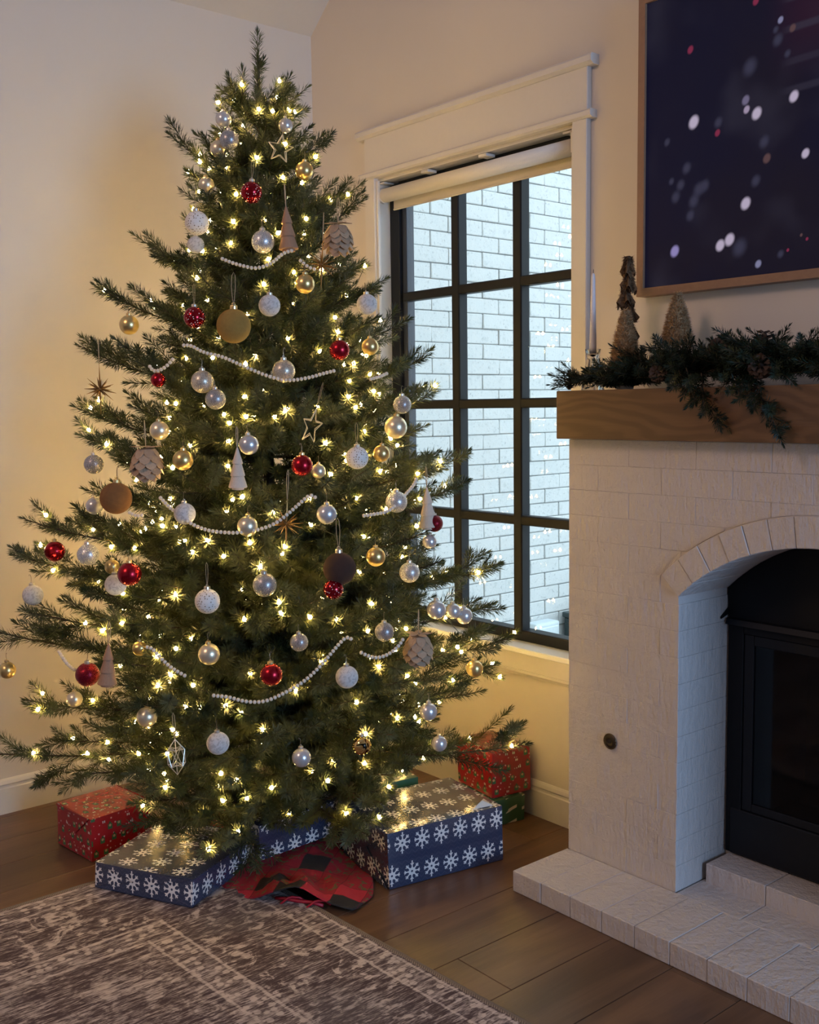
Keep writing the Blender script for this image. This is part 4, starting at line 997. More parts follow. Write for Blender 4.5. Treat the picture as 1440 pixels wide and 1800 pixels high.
def needles(stems, r, dens=1300, ln=0.031, wid=0.00140):
    Bs, Ds, Ls, Ss, Ts = [], [], [], [], []
    for P, rad, first in stems:
        seg = np.linalg.norm(np.diff(P, axis=0), axis=1); cum = np.concatenate([[0], np.cumsum(seg)]); L = cum[-1]
        n = max(4, int(dens*L*(1-first))); s = np.sort(r.uniform(first*L, L, n))
        pos = np.stack([np.interp(s, cum, P[:, k]) for k in range(3)], 1)
        i = np.clip(np.searchsorted(cum, s)-1, 0, len(seg)-1); T = np.diff(P, axis=0)[i]/(seg[i][:, None]+1e-9)
        a = np.cross(T, np.array((0.13, 0.21, 0.97))); a /= (np.linalg.norm(a, axis=1)[:, None]+1e-9); b = np.cross(T, a)
        ph = np.arange(n)*2.39996 + r.uniform(0, 6) + r.normal(0, 0.3, n)
        ang = np.radians(r.normal(56, 9, n)) * np.clip((L-s)/0.018, 0.25, 1)
        rd = a*np.cos(ph)[:, None] + b*np.sin(ph)[:, None]
        d = T*np.cos(ang)[:, None] + rd*np.sin(ang)[:, None]
        sd = np.cross(d, T) ; sd /= (np.linalg.norm(sd, axis=1)[:, None]+1e-9)
        Bs.append(pos); Ds.append(d); Ls.append(ln*r.uniform(0.72, 1.12, n)*np.clip(0.65+(L-s)/0.05, 0.65, 1)); Ss.append(sd); Ts.append(np.full(n, r.uniform(0, 1)))
    return np.concatenate(Bs), np.concatenate(Ds), np.concatenate(Ls), np.concatenate(Ss)*wid, np.concatenate(Ts)
def needle_mesh(name, b, d, L, s, tone, mat, off):
    n = len(b); off = np.array(off)
    mid = b + d*(L*0.58)[:, None]; tip = b + d*L[:, None] + np.array((0, 0, 0.0))
    V = np.stack([b, mid+s, tip, mid-s], 1).reshape(-1, 3) - off
    me = bpy.data.meshes.new(name); me.vertices.add(4*n); me.vertices.foreach_set('co', V.astype(np.float32).ravel())
    me.loops.add(4*n); me.loops.foreach_set('vertex_index', np.arange(4*n, dtype=np.int32))
    me.polygons.add(n); me.polygons.foreach_set('loop_start', np.arange(0, 4*n, 4, dtype=np.int32))
    me.update(calc_edges=True); me.materials.append(mat)
    at = me.attributes.new('tone', 'FLOAT', 'FACE'); at.data.foreach_set('value', tone.astype(np.float32)); return me
def needle_mat(name, dark, light, trans=0.25, blue=(0.055, 0.095, 0.075)):
    m = M(name, 0.5, 0, dark); g = m.nt.nodes.new('ShaderNodeNewGeometry').outputs['Position']; r = m.rand()
    n = m.noise(g, 9, 2); n2 = m.noise(g, 160, 1)
    ta = m.nt.nodes.new('ShaderNodeAttribute'); ta.attribute_name = 'tone'; tn = S(m.nt, ta.outputs['Fac'])
    c = m.mix(smooth(n*0.35 + n2*0.3 + r*0.15 + tn*0.65, 0.35, 1.15), dark, light); c = m.mix(smooth(tn*0.7 + n*0.6, 0.70, 1.0)*0.6, c, blue)
    m.set('Base Color', c); m.set('Specular IOR Level', 0.35)
    t = m.nt.nodes.new('ShaderNodeBsdfTranslucent'); m.nt.links.new(c, t.inputs[0]); ms = m.nt.nodes.new('ShaderNodeMixShader'); ms.inputs[0].default_value = trans
    m.nt.links.new(m.b.outputs[0], ms.inputs[1]); m.nt.links.new(t.outputs[0], ms.inputs[2]); m.nt.links.new(ms.outputs[0], m.out.inputs[0]); return m.m
NEEDLE = needle_mat('fir_needle', (0.019, 0.033, 0.013), (0.100, 0.108, 0.036), 0.28, (0.040, 0.066, 0.054))
TWIG = plain('fir_twig', (0.050, 0.034, 0.018), 0.9, scale=80, var=0.3)
def stems_mesh(name, stems, off, mat, keep=None):
    mb = MB()
    for i, (P, rad, first) in enumerate(stems):
        if keep is not None and i and not keep[i]: continue
        k = len(P); mb.tube(P, [rad*(1-0.6*q/(k-1)) for q in range(k)], 5 if i == 0 else 3)
    return mb.mesh(name, mat, False, off)

tree = thing('christmas_tree', 'tall artificial fir Christmas tree with lit dark green branches in the corner', 'tree', (AX[0], AX[1], 0))
BARK = plain('dark_metal_trunk', (0.030, 0.026, 0.018), 0.7, var=0.3)
part('trunk', MB().tube([(AX[0], AX[1], 0.03), (AX[0], AX[1], 1.2), (AX[0]-0.001, AX[1], 2.30)], [0.022, 0.016, 0.004], 10), BARK, tree)
for k in range(4):
    a = PI/4 + k*PI/2 + 0.3
    part('stand_leg', MB().tube([(AX[0], AX[1], 0.050), (AX[0]+0.12*math.cos(a), AX[1]+0.12*math.sin(a), 0.030), (AX[0]+0.25*math.cos(a), AX[1]+0.25*math.sin(a), 0.006)], 0.008, 6), BARK, tree)
GBOX = [((0.36, -1.27, 0), (0.60, -1.0, 0.135)), ((0.70, -1.31, 0), (1.04, -0.86, 0.09)), ((0.98, -0.70, 0), (1.34, -0.32, 0.165)), ((0.94, -0.2, 0), (1.16, -0.02, 0.235)), ((0.80, -0.92, 0.04), (0.98, -0.60, 0.152))]
tips = []
for i, p in enumerate(EDGE_TIPS):
    tips.append((p, 1.0))
view = np.array((2.66, -1.68)); view /= np.linalg.norm(view)
br = np.random.default_rng(11)
z = 0.26; ti = 0
while z < 2.24:
    R = float(env(z)); n = int(5 + 2*PI*R/0.20); ph = ti*2.1
    for k in range(n):
        a = ph + 2*PI*(k + br.uniform(-0.28, 0.28))/n; d = np.array((math.cos(a), math.sin(a)))
        facing = d @ view
        if facing < -0.55 and k % 2: continue
        Rr = R*(br.uniform(0.42, 0.68) if abs(facing) < 0.5 else br.uniform(0.55, 0.86)); zz = z + br.uniform(-0.04, 0.04)
        x, y = AX + d*Rr
        s = 1.0
        if x < 0.05: s = min(s, (AX[0]-0.05)/(AX[0]-x))
        if y > -0.05: s = min(s, (-0.05-AX[1])/(y-AX[1]))
        tips.append(((AX[0]+d[0]*Rr*s, AX[1]+d[1]*Rr*s, zz), 0.6 if facing < -0.2 else 1.0))
    z += 0.098 if z < 1.7 else 0.075; ti += 1
bulb_sites = []; n_need = 0; n_obj = 0; grown = []; hero = set(tuple(p) for p in EDGE_TIPS)
for (tx, ty, tz), dens in tips:
    hor = math.hypot(tx-AX[0], ty-AX[1])
    slope = float(np.interp(tz, [0.3, 1.0, 1.6, 2.1, 2.3], [0.02, 0.13, 0.27, 0.62, 1.5]))
    zr = max(0.22, tz - hor*slope)
    if hor < 0.03: p0 = (AX[0], AX[1], tz-0.22)
    else: p0 = (AX[0], AX[1], zr)
    L = np.linalg.norm(np.array((tx, ty, tz))-np.array(p0))
    st = spray(p0, (tx, ty, tz), br, bare=0.0 if hor < 0.03 else (0.24 if L > 0.3 else 0.15), tw=0.175 if L > 0.35 else (0.12 if hor > 0.03 else 0.045), lift=0.10 if tz > 0.5 else 0.04)
    b, d, ln, s, tn = needles(st, br, dens=1350*dens)
    tipp = b + d*ln[:, None]
    bad = crowded(b + d*(ln*0.5)[:, None]) | (tipp[:, 0] < 0.004) | (tipp[:, 1] > -0.004) | (tipp[:, 2] < 0.02)
    for lo, hi in GBOX: bad |= np.all((tipp > np.array(lo)-0.004) & (tipp < np.array(hi)+0.004), axis=1)
    keep = ~bad; b, d, ln, s, tn = b[keep], d[keep], ln[keep], s[keep], tn[keep]
    if len(b) < 30: continue
    kp = []
    for P, rad, first in st:
        mids = (P[:-1]+P[1:])/2
        ins = crowded(np.concatenate([P, mids])).any() or (P[:, 0] < 0.01).any() or (P[:, 1] > -0.01).any()
        for lo, hi in GBOX: ins = ins or np.all((P > np.array(lo)) & (P < np.array(hi)), axis=1).any()
        kp.append(not ins)
    grown.append(((np.array((tx, ty))-AX) @ view + (0.6 if (tx, ty, tz) in hero else 0), st, kp, b, d, ln, s, tn))
    n_need += len(b); n_obj += 1
    for P, rad, first in st[1:]:
        if len(P) == 4:
            for f in (0.55, 0.95): bulb_sites.append(P[0]+(P[-1]-P[0])*f)
    for f in (0.5, 0.66, 0.82, 0.94):
        m_ = st[0][0]; bulb_sites.append(m_[int(f*(len(m_)-1))])
grown.sort(key=lambda g: -g[0]); base = (AX[0], AX[1], 0)
for g in grown[:298]:                                           # the branches that show most, each on its own
    o = link('branch', stems_mesh('branch', g[1], base, TWIG, g[2]), tree)
    q = link('needles', needle_mesh('needles', *g[3:], NEEDLE, base), o); q['kind'] = 'stuff'
back = grown[298:]                                              # the remaining ones at the back, together
if back:
    o = link('back_branches', stems_mesh('back_branches', [x for g in back for x in g[1]], base, TWIG, [x for g in back for x in g[2]]), tree); o['kind'] = 'stuff'
    q = link('needles', needle_mesh('needles', *[np.concatenate([g[k] for g in back]) for k in range(3, 8)], NEEDLE, base), o); q['kind'] = 'stuff'

# ------------------------------------------------------------------ string of warm lights
cand = np.array(bulb_sites); rad_ = np.hypot(cand[:, 0]-AX[0], cand[:, 1]-AX[1]); fr_ = rad_/np.maximum(env(cand[:, 2]), 0.03)
ok = (fr_ > 0.42) & (fr_ < 1.0) & (cand[:, 2] > 0.17) & (cand[:, 0] > 0.03) & (cand[:, 1] < -0.03) & ~crowded(cand)
cand = cand[ok]; fr_ = fr_[ok]
order = br.permutation(len(cand)); chosen = []
NB = 560
for i in order:
    p = cand[i]
    if chosen and np.min(np.linalg.norm(np.array(chosen)-p, axis=1)) < 0.055: continue
    chosen.append(p)
    if len(chosen) >= NB: break
chosen = np.array(chosen)
front = ((chosen[:, :2]-AX) @ view); idx = np.argsort(-front)
lights = thing('string_lights', 'string of glowing warm white fairy lights wound through the tree', 'string lights', (AX[0], AX[1], 0))
BULB = bpy.data.materials.new('glowing_bulb'); BULB.use_nodes = True; nt = BULB.node_tree; nt.nodes.clear()
em = nt.nodes.new('ShaderNodeEmission'); em.inputs[0].default_value = (1.0, 0.63, 0.19, 1); em.inputs[1].default_value = BULB_STRENGTH
ou = nt.nodes.new('ShaderNodeOutputMaterial'); nt.links.new(em.outputs[0], ou.inputs[0])
bm_b = MB().lathe([(0.0001, -0.005), (0.0048, -0.0025), (0.0056, 0.0015), (0.0001, 0.0095)], 6).mesh('bulb', BULB, True)
rest = MB(); ring = [(0.0001, -0.005), (0.0048, -0.0025), (0.0056, 0.0015), (0.0001, 0.0095)]
for k, i in enumerate(idx):
    p = chosen[i]
    if k < 300:
        o = link('bulb', bm_b, lights, (p[0]-AX[0], p[1]-AX[1], p[2])); o.rotation_euler = (br.uniform(-1, 1), br.uniform(-1, 1), br.uniform(0, 6))
    else: rest.lathe(ring, 6, tuple(p))
o = part('far_bulbs', rest, BULB, lights, True); o['kind'] = 'stuff'
srt = sorted(range(len(chosen)), key=lambda i: (int(chosen[i][2]/0.10), math.atan2(chosen[i][1]-AX[1], chosen[i][0]-AX[0])))
wire = MB()
for a, b in zip(srt[:-1], srt[1:]):
    A, B_ = chosen[a], chosen[b]; dd = np.linalg.norm(B_-A)
    if dd > 0.15: continue
    wire.tube([A, (A+B_)/2 + np.array((0, 0, -0.10*dd)), B_], 0.0011, 3, False)
o = part('wire', wire, plain('green_wire', (0.010, 0.022, 0.010), 0.5), lights); o['kind'] = 'stuff'

# ------------------------------------------------------------------ ornaments
def ball_mat(kind):
    if kind in ('gold', 'champ', 'pearl', 'redm'):
        c, ro, me_ = {'gold': ((0.72, 0.53, 0.22), 0.30, 0.92), 'champ': ((0.76, 0.66, 0.47), 0.32, 0.75), 'pearl': ((0.60, 0.59, 0.59), 0.26, 0.60), 'redm': ((0.33, 0.006, 0.016), 0.27, 0.85)}[kind]
        m = M(kind+'_bauble', ro, me_, c); m.set('Coat Weight', 0.15); n = m.noise(m.coord(), 3, 2)
        m.set('Base Color', m.mix(n, tuple(q*0.9 for q in c), c)); return m.m
    if kind in ('silverg', 'whiteg', 'champg', 'redg'):
        c = {'silverg': (0.52, 0.50, 0.50), 'whiteg': (0.78, 0.77, 0.76), 'champg': (0.74, 0.66, 0.54), 'redg': (0.24, 0.006, 0.020)}[kind]
        m = M(kind+'_bauble', 0.35, 0.75, c); v = m.coord(); dd, cc = m.voro(v, 42.0, col=True); r = m.xyz(cc)
        m.set('Base Color', m.mix(r[0], tuple(q*0.55 for q in c), tuple(min(1, q*1.25) for q in c))); m.bump(r[1], 0.85, 0.05)
        m.set('Roughness', r[2]*0.4+0.15); return m.m
    if kind == 'frost':
        m = M('frost_bauble', 0.55, 0, (0.80, 0.78, 0.76)); v = m.coord(); n = m.noise(v, 2.4, 3, 0.6, 1.5); s = m.noise(v, 40, 2)
        m.set('Base Color', m.mix(smooth(n, 0.48, 0.56), (0.74, 0.71, 0.68), (0.54, 0.51, 0.48))); m.bump(s, 0.5, 0.03); m.set('Sheen Weight', 0.3); return m.m
    if kind == 'dot':
        m = M('dotted_bauble', 0.6, 0, (0.78, 0.74, 0.69)); d = m.voro(m.coord(), 4.8, rnd=0.5)
        m.set('Base Color', m.mix(lt(d, 0.27), (0.70, 0.66, 0.61), (0.24, 0.19, 0.12))); m.bump(smooth(d, 0.31, 0.20), 0.4, 0.03); return m.m
    if kind == 'redd':
        m = M('red_glint_bauble', 0.10, 0.6, (0.5, 0.01, 0.02)); d = m.voro(m.coord(), 4.6, rnd=0.8)
        m.set('Base Color', m.mix(lt(d, 0.19), (0.26, 0.004, 0.011), (0.85, 0.78, 0.74))); m.set('Metallic', gt(d, 0.19)*0.75); return m.m  # white spots painted in as reflections of lights on the shiny red
    if kind in ('goldv', 'amberv', 'brownv'):
        c = {'goldv': (0.30, 0.175, 0.035), 'amberv': (0.20, 0.085, 0.020), 'brownv': (0.040, 0.015, 0.008)}[kind]
        m = M(kind+'_bauble', 0.85, 0, c); n = m.noise(m.coord(), 4, 4, 0.6); s = m.noise(m.coord(), 60, 2)
        m.set('Base Color', m.mix(n, tuple(q*0.72 for q in c), tuple(q*1.2 for q in c))); m.bump(s, 0.4, 0.02)
        m.set('Sheen Weight', 0.5); m.set('Sheen Roughness', 0.4); m.set('Sheen Tint', (*[min(1, q*2.2) for q in c], 1)); return m.m
    m = M('gold_mirror_bauble', 0.05, 1.0, (0.75, 0.52, 0.2)); x, y, z_ = m.xyz(m.coord()); n = m.noise(m.coord(), 1.6, 2, 0.5, 0.8)
    m.set('Base Color', m.mix(smooth(n, 0.60, 0.64), (0.80, 0.56, 0.22), (0.012, 0.010, 0.008))); return m.m  # dark reflections of the branches painted into the gold
CAPM = plain('cap_metal', (0.66, 0.60, 0.50), 0.3, 0.9); CAPG = plain('cap_gold', (0.70, 0.52, 0.24), 0.3, 0.9)
THREAD = plain('thread', (0.36, 0.29, 0.19), 0.8); HOOK = plain('hook_wire', (0.22, 0.19, 0.15), 0.4, 0.8)
ORN_GROUP = {'gold': 'gold baubles on the tree', 'champ': 'champagne baubles on the tree', 'pearl': 'pearl baubles on the tree', 'redm': 'matte red baubles on the tree', 'silverg': 'silver glitter baubles on the tree', 'whiteg': 'white glitter baubles on the tree', 'champg': 'champagne glitter baubles on the tree', 'frost': 'frosted white baubles on the tree', 'dot': 'dotted white baubles on the tree', 'redd': 'red baubles with painted glints on the tree', 'redg': 'red glitter baubles on the tree', 'woodtree': 'wooden cone ornaments on the tree', 'whitetree': 'wooden cone ornaments on the tree', 'artichoke': 'artichoke ornaments on the tree', 'wirestar': 'wire star ornaments on the tree', 'burst': 'starburst ornaments on the tree'}
kits = {}
def kit(kind):
    """list of (part name, mesh, sub list) in units of the ornament's radius"""
    if kind in kits: return kits[kind]
    K = []
    hookpts = [(0, 0, 1.16), (0.05, 0, 1.30), (0.0, 0, 1.45), (-0.03, 0, 1.75), (0.04, 0, 2.0), (0.16, 0, 2.06), (0.2, 0, 1.92)]
    loop = [(0.0, 0, 1.2), (0.07, 0, 1.6), (0.13, 0, 2.3), (0.10, 0, 2.9), (0, 0, 3.1), (-0.09, 0, 2.9), (-0.10, 0, 2.2), (-0.05, 0, 1.6), (0, 0, 1.2)]
    if kind in ORN_BALLS:
        K.append(('ball', MB().sphere((0, 0, 0), 1, 32, 18).mesh('ball', ball_mat(kind), True)))
        big = kind in ('goldv', 'amberv', 'brownv'); cw = 0.26 if not big else 0.22; cm = CAPG if kind in ('goldv', 'amberv', 'redm', 'gold', 'champ') else CAPM
        cap = [(0.0001, 1.22), (cw*0.9, 1.20), (cw, 1.14), (cw, 0.95)]
        mbc = MB().lathe(cap, 16)
        mbc.tube([(0.09*math.cos(t), 0, 1.27+0.09*math.sin(t)) for t in [2*PI*i/10 for i in range(11)]], 0.022, 5)
        K.append(('cap', mbc.mesh('cap', cm, False)))
        K.append(('hanging_loop', MB().tube(loop, 0.017, 4).mesh('hanging_loop', THREAD)) if kind in ('dot', 'redd', 'goldv', 'brownv') else ('hook', MB().tube(hookpts, 0.026, 4).mesh('hook', HOOK)))
    elif kind in ('woodtree', 'whitetree'):
        c = (0.36, 0.20, 0.115) if kind == 'woodtree' else (0.66, 0.54, 0.42)
        m = M(kind+'_wood', 0.75, 0, c); v = m.coord('Object', (14, 14, 2)); n = m.noise(v, 3, 4); m.set('Base Color', m.mix(n, tuple(q*0.78 for q in c), tuple(q*1.12 for q in c))); m.bump(n, 0.3, 0.02)
        for z0, z1, r0, r1 in ((-0.95, -0.38, 0.46, 0.30), (-0.38, 0.22, 0.36, 0.20), (0.22, 1.0, 0.26, 0.035)):
            K.append(('tier', MB().lathe([(0.0001, z0), (r0*0.96, z0), (r0, z0+0.03), (r1, z1), (0.0001, z1)], 20).mesh('tier', m.m)))
        K.append(('foot', MB().lathe([(0.0001, -1.05), (0.30, -1.05), (0.30, -0.94), (0.0001, -0.94)], 16).mesh('foot', m.m)))
        K.append(('hanging_loop', MB().tube([(p[0]*0.6, 0, (p[2]-1.2)*0.55+0.98) for p in loop], 0.022, 4).mesh('hanging_loop', THREAD)))
    elif kind == 'wirestar' or kind == 'polyhedron':
        GW = plain(kind+'_wire', (0.66, 0.58, 0.42) if kind == 'wirestar' else (0.66, 0.64, 0.58), 0.35, 0.75)
        if kind == 'wirestar':
            out = [(math.sin(2*PI*i/10)*(1.0 if i % 2 == 0 else 0.42), 0.0, math.cos(2*PI*i/10)*(1.0 if i % 2 == 0 else 0.42)) for i in range(10)]
            for s_ in (-1, 1):
                for i in range(10):
                    a, b = out[i], out[(i+1) % 10]
                    aa = (a[0], s_*(0.05 if i % 2 == 0 else 0.20), a[2]); bb = (b[0], s_*(0.20 if i % 2 == 0 else 0.05), b[2])
                    K.append(('rod', MB().tube([aa, bb], 0.032, 5).mesh('rod', GW)))
            for i in range(10):
                a = out[i]; w_ = 0.05 if i % 2 == 0 else 0.20
                K.append(('cross_rod', MB().tube([(a[0], -w_, a[2]), (a[0], w_, a[2])], 0.026, 4).mesh('cross_rod', GW)))
        else:
            top, bot = (0, 0, 1.0), (0, 0, -1.05)
            r1 = [(0.5*math.cos(2*PI*i/5), 0.5*math.sin(2*PI*i/5), 0.42) for i in range(5)]; r2 = [(0.5*math.cos(2*PI*(i+.5)/5), 0.5*math.sin(2*PI*(i+.5)/5), -0.45) for i in range(5)]
            E_ = [(top, p) for p in r1] + [(bot, p) for p in r2] + [(r1[i], r2[i]) for i in range(5)] + [(r2[i], r1[(i+1) % 5]) for i in range(5)] + [(r1[i], r1[(i+2) % 5]) for i in range(5)] + [(r2[i], r2[(i+2) % 5]) for i in range(5)]
            for a, b in E_: K.append(('rod', MB().tube([a, b], 0.022, 5).mesh('rod', GW)))
        K.append(('hanging_loop', MB().tube([(p[0]*0.6, 0, (p[2]-1.2)*0.8+1.0) for p in loop], 0.02, 4).mesh('hanging_loop', THREAD)))
    elif kind == 'burst':
        BG = plain('antique_gold', (0.28, 0.16, 0.055), 0.32, 0.85)
        K.append(('core', MB().sphere((0, 0, 0), 0.10, 12, 8).mesh('core', BG, True)))
        dirs = [((0, 0, 1), 1.25), ((0, 0, -1), 1.30)]
        for i in range(22):
            zz_ = -0.85 + 1.7*(i+0.5)/22; t = i*2.399; q = math.sqrt(1-zz_*zz_); dirs.append(((q*math.cos(t), q*math.sin(t), zz_), 0.72+0.2*((i*7) % 5)/5))
        for dv, L_ in dirs:
            dv = np.array(dv); K.append(('spike', MB().tube([dv*0.06, dv*0.34*L_, dv*L_], [0.030, 0.050, 0.006], 4).mesh('spike', BG)))
        K.append(('hanging_loop', MB().tube([(p[0]*0.6, 0, (p[2]-1.2)*0.75+1.22) for p in loop], 0.018, 4).mesh('hanging_loop', THREAD)))
    elif kind == 'artichoke':
        pm = M('wood_chip', 0.7, 0, (0.42, 0.29, 0.18)); rr_ = pm.rand(); n = pm.noise(pm.coord(), 6, 4); pm.set('Base Color', pm.mix(n*0.6+rr_*0.4, (0.27, 0.17, 0.10), (0.50, 0.35, 0.22))); pm.bump(n, 0.2, 0.02)
        K.append(('body', MB().lathe([(0.0001, -1.05), (0.25, -0.95), (0.55, -0.6), (0.72, -0.1), (0.70, 0.35), (0.50, 0.72), (0.0001, 0.86)], 18).mesh('body', pm.m, True)))
        for row, (zz_, r_, n_, ln_, tl) in enumerate(((0.78, 0.52, 7, 0.62, 0.55), (0.48, 0.70, 8, 0.66, 0.30), (0.14, 0.80, 9, 0.66, 0.12), (-0.22, 0.78, 8, 0.64, -0.10), (-0.55, 0.62, 7, 0.58, -0.28), (-0.82, 0.40, 5, 0.46, -0.50))):
            for i in range(n_):
                t = 2*PI*(i+0.5*(row % 2))/n_; w_ = r_*math.sin(PI/n_)*1.35
                c_, s_ = math.cos(t), math.sin(t)
                prof = [(0.0, w_*0.75), (0.45*ln_, w_), (0.75*ln_, w_*0.72), (ln_, 0.0)]
                Vs = []
                for dz, hw in prof:
                    ro = r_ + tl*dz*0.42 + 0.22*dz/ln_ + (0.03 if dz > 0 else 0); zp = zz_ - dz*0.92
                    for sg in ((-1, 1) if hw > 0 else (0,)):
                        for th_ in (0.0, -0.035):
                            rr2 = ro - 0.10*abs(sg)*hw + th_; Vs.append((rr2*c_ - sg*hw*s_, rr2*s_ + sg*hw*c_, zp))
                Fs = [(0, 2, 6, 4), (4, 6, 10, 8), (8, 10, 12), (1, 5, 7, 3), (5, 9, 11, 7), (9, 13, 11), (0, 4, 5, 1), (4, 8, 9, 5), (8, 12, 13, 9), (2, 3, 7, 6), (6, 7, 11, 10), (10, 11, 13, 12), (0, 1, 3, 2)]
                K.append(('petal', MB().add(Vs, Fs).mesh('petal', pm.m)))
        for i in range(5):
            t = 2*PI*i/5 + 0.3; c_, s_ = math.cos(t), math.sin(t); pts = [(0.1, 0.10), (0.55, 0.26), (0.95, 0.0), (0.55, -0.26), (0.1, -0.10)]
            P2 = [(a*c_-b*s_, a*s_+b*c_) for a, b in pts]
            K.append(('top_leaf', MB().prism(P2, 0.88+0.015*i, 0.91+0.015*i, 'z').mesh('top_leaf', pm.m)))
        K.append(('hanging_loop', MB().tube([(p[0]*0.8, 0, (p[2]-1.2)*0.85+0.9) for p in loop], 0.026, 4).mesh('hanging_loop', THREAD)))
    kits[kind] = K; return K
ORN_BALLS = {'gold', 'champ', 'pearl', 'redm', 'silverg', 'whiteg', 'champg', 'redg', 'frost', 'dot', 'redd', 'goldv', 'amberv', 'brownv', 'mirror'}
NAMES = {'woodtree': ('cone_ornament', 'ornament'), 'whitetree': ('cone_ornament', 'ornament'), 'artichoke': ('artichoke_ornament', 'ornament'), 'wirestar': ('wire_star', 'ornament'), 'polyhedron': ('wire_polyhedron', 'ornament'), 'burst': ('starburst', 'ornament')}
to_eye = math.atan2(EYE.y-AX[1], EYE.x-AX[0])
for kind, x, y, z, r, hid, lab in ORNAMENTS:
    nm, cat = NAMES.get(kind, ('bauble', 'bauble'))
    t = thing(nm, lab, cat, (x, y, z), ORN_GROUP.get(kind)); t.scale = (r, r, r)
    rz = random.uniform(0, 6.28)
    if kind == 'wirestar': rz = to_eye + PI/2 + random.uniform(-0.5, 0.5); t.scale = (r*(0.55 if 'slim' in lab else 1), r, r)
    t.rotation_euler = (random.uniform(-0.07, 0.07), random.uniform(-0.07, 0.07), rz)
    if kind == 'wirestar': t.rotation_euler = (0.2, 0.25, rz)
    gold_back = 'gold backed' in lab
    for pn, me in kit(kind): link(pn, me, t)

# ------------------------------------------------------------------ bead garlands
BEADM = plain('cream_wood_bead', (0.66, 0.60, 0.50), 0.6, scale=120, var=0.1)
bead_me = MB().lathe([(0.0012, -0.0042), (0.0040, -0.0030), (0.0050, 0.0), (0.0040, 0.0030), (0.0012, 0.0042)], 9).mesh('bead', BEADM, True)
for lab, pts in BEAD_STRANDS:
    P = np.array(pts)
    for _ in range(2):                                         # soften the measured polyline
        Q = [P[0]]
        for a, b in zip(P[:-1], P[1:]): Q += [a*0.75+b*0.25, a*0.25+b*0.75]
        Q.append(P[-1]); P = np.array(Q)
    seg = np.linalg.norm(np.diff(P, axis=0), axis=1); cum = np.concatenate([[0], np.cumsum(seg)])
    c0 = P[len(P)//2]; t = thing('bead_garland', lab, 'garland', tuple(c0), 'wooden bead garlands on the tree')
    part('string', MB().tube(P, 0.0008, 4), THREAD, t)
    n = int(cum[-1]/0.0098)
    for i in range(n):
        s_ = (i+0.5)*cum[-1]/n; p = np.array([np.interp(s_, cum, P[:, k]) for k in range(3)]); q = np.array([np.interp(min(s_+0.004, cum[-1]), cum, P[:, k]) for k in range(3)]) - np.array([np.interp(max(s_-0.004, 0), cum, P[:, k]) for k in range(3)])
        o = link('bead', bead_me, t, tuple(p-c0)); o.rotation_euler = Vector(q).to_track_quat('Z', 'Y').to_euler()

# ------------------------------------------------------------------ evergreen garland on the mantel
gr = thing('mantel_garland', 'dark green evergreen garland with pine cones lying along the mantel', 'garland', (2.2, -0.2, MZ))
CEDAR = needle_mat('cedar_needle', (0.010, 0.020, 0.012), (0.030, 0.048, 0.026), 0.12, (0.016, 0.030, 0.024))
g2 = np.random.default_rng(5)
part('garland_stem', MB().tube([(1.48+0.06*i, -0.20+0.012*math.sin(i*1.3), MZ+0.035+0.008*math.sin(i*0.9)) for i in range(26)], 0.005, 6), TWIG, gr)
gs = []
for i in range(260):
    x = 1.60 + 1.36*g2.random(); a = g2.uniform(0, 2*PI); ln = g2.uniform(0.08, 0.16)
    lowx = x < 1.74
    if lowx: ln *= 0.7
    p0 = np.array((x, -0.20+g2.uniform(-0.02, 0.02), MZ+(g2.uniform(0.012, 0.026) if lowx else g2.uniform(0.025, 0.06)))); el = g2.uniform(-0.15, 0.75)
    gs.append((p0, p0 + ln*np.array((math.cos(a)*1.1, math.sin(a)*0.62, math.sin(el)*0.62 if x > 1.72 else math.sin(el)*0.2))))
for a, b in (((1.56, -0.215, 1.360), (1.440, -0.215, 1.368)), ((1.53, -0.22, 1.36), (1.452, -0.235, 1.346)), ((1.55, -0.20, 1.360), (1.462, -0.205, 1.388)), ((1.62, -0.2, 1.37), (1.54, -0.25, 1.36)), ((1.66, -0.2, 1.37), (1.60, -0.27, 1.345)), ((1.75, -0.21, 1.375), (1.66, -0.26, 1.37)),
             ((1.88, -0.24, 1.385), (1.945, -0.292, 1.300)), ((1.90, -0.25, 1.37), (2.016, -0.295, 1.237)), ((1.93, -0.25, 1.37), (1.97, -0.295, 1.285)), ((1.86, -0.24, 1.38), (1.915, -0.29, 1.325)),
             ((2.06, -0.25, 1.365), (2.174, -0.298, 1.208)), ((2.07, -0.25, 1.37), (2.135, -0.296, 1.25)), ((2.06, -0.25, 1.365), (2.095, -0.294, 1.283)), ((2.0, -0.25, 1.36), (2.07, -0.295, 1.315)), ((2.02, -0.25, 1.36), (2.0, -0.29, 1.325)), ((2.12, -0.24, 1.37), (2.19, -0.285, 1.34))):
    gs.append((np.array(a), np.array(b)))
for x in (1.84, 1.92, 2.07, 2.15, 2.2, 2.26): gs.append((np.array((x, -0.2, 1.385)), np.array((x+0.03, -0.2, 1.455))))
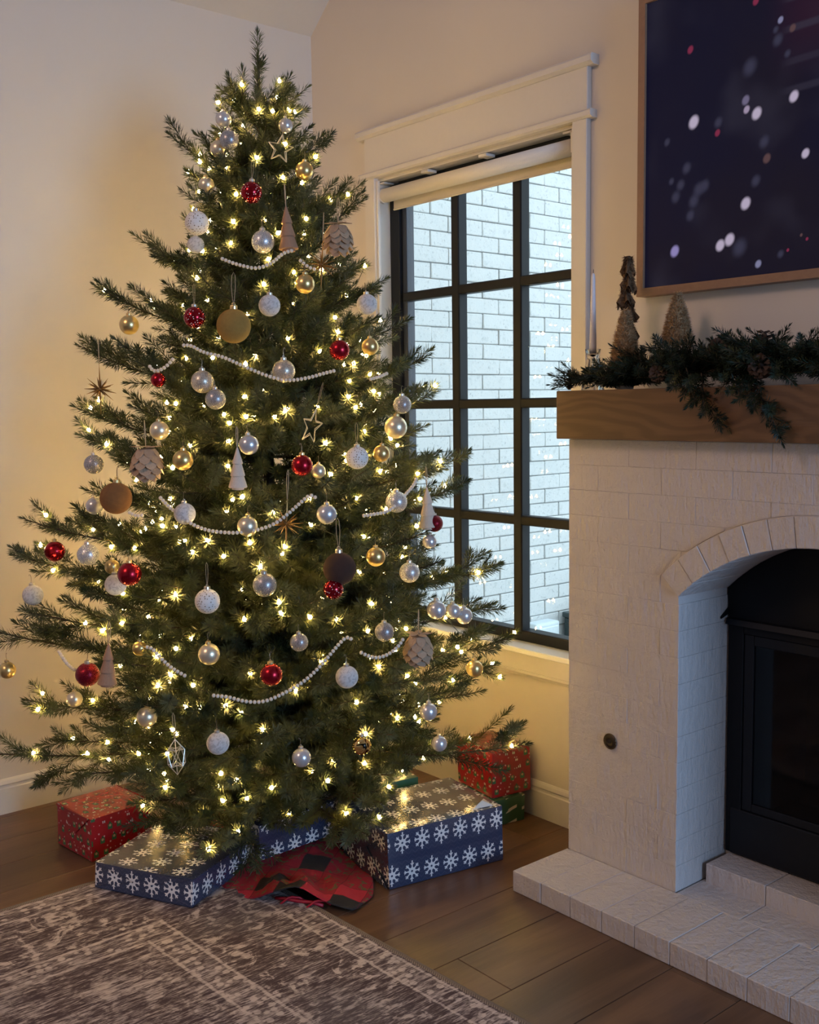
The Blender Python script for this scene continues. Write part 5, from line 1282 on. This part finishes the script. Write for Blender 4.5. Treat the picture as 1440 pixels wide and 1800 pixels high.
for p0, p1 in gs:
    st = spray(p0, p1, g2, bare=0.08, sag=-0.03, lift=0.0, step=0.030, tw=0.055, up=0.05)
    b, d, ln, s, tn = needles(st, g2, dens=1500, ln=0.020, wid=0.0011)
    tp = b + d*ln[:, None]
    k = ~((tp[:, 2] < MZ+0.002) & (tp[:, 1] > -0.273)) & (tp[:, 1] < -0.004)
    if k.sum() < 10: continue
    o = link('sprig', stems_mesh('sprig', st, (2.2, -0.2, MZ), TWIG), gr)
    q = link('needles', needle_mesh('needles', b[k], d[k], ln[k], s[k], tn[k], CEDAR, (2.2, -0.2, MZ)), o); q['kind'] = 'stuff'
CONE = plain('pine_cone_brown', (0.060, 0.034, 0.022), 0.8, scale=60, var=0.4)
for cx, cy, cz, r, tx, ty in ((2.062, -0.20, 1.432, 0.026, 0.1, 0.1), (1.945, -0.20, 1.425, 0.024, 1.2, 0.3), (2.085, -0.245, 1.378, 0.027, 1.3, 0.2), (1.487, -0.215, 1.353, 0.014, 0.6, 0.3), (1.800, -0.235, 1.372, 0.022, 1.2, -0.4), (2.25, -0.22, 1.40, 0.025, 0.8, 0.4)):
    pc = link('pine_cone', None, gr, (cx-2.2, cy+0.2, cz-MZ)); pc.rotation_euler = (tx, ty, 0.4)
    mbp = MB().lathe([(0.0001, -1.1), (0.3, -0.9), (0.42, -0.2), (0.25, 0.8), (0.0001, 1.15)], 8)
    for row in range(8):
        zz_ = -0.95 + row*0.27; rr_ = 0.92*math.sin(PI*(0.16+0.80*(1-(row/7.6))))+0.12
        for i in range(7):
            t = 2*PI*(i + 0.5*(row % 2))/7; c_, s_ = math.cos(t), math.sin(t)
            mbp.add([(0.25*c_, 0.25*s_, zz_), (rr_*c_-0.24*s_, rr_*s_+0.24*c_, zz_+0.20), (rr_*1.12*c_, rr_*1.12*s_, zz_+0.30), (rr_*c_+0.24*s_, rr_*s_-0.24*c_, zz_+0.20), (rr_*0.9*c_, rr_*0.9*s_, zz_+0.08)], [(0, 1, 2, 3), (0, 4, 1), (0, 3, 4), (1, 4, 2), (4, 3, 2)])
    me = mbp.mesh('pine_cone', CONE)
    for v in me.vertices: v.co *= r
    bpy.data.objects.remove(pc); pc = link('pine_cone', me, gr, (cx-2.2, cy+0.2, cz-MZ)); pc.rotation_euler = (tx, ty, 0.4); pc['label'] = 'dark brown pine cone'
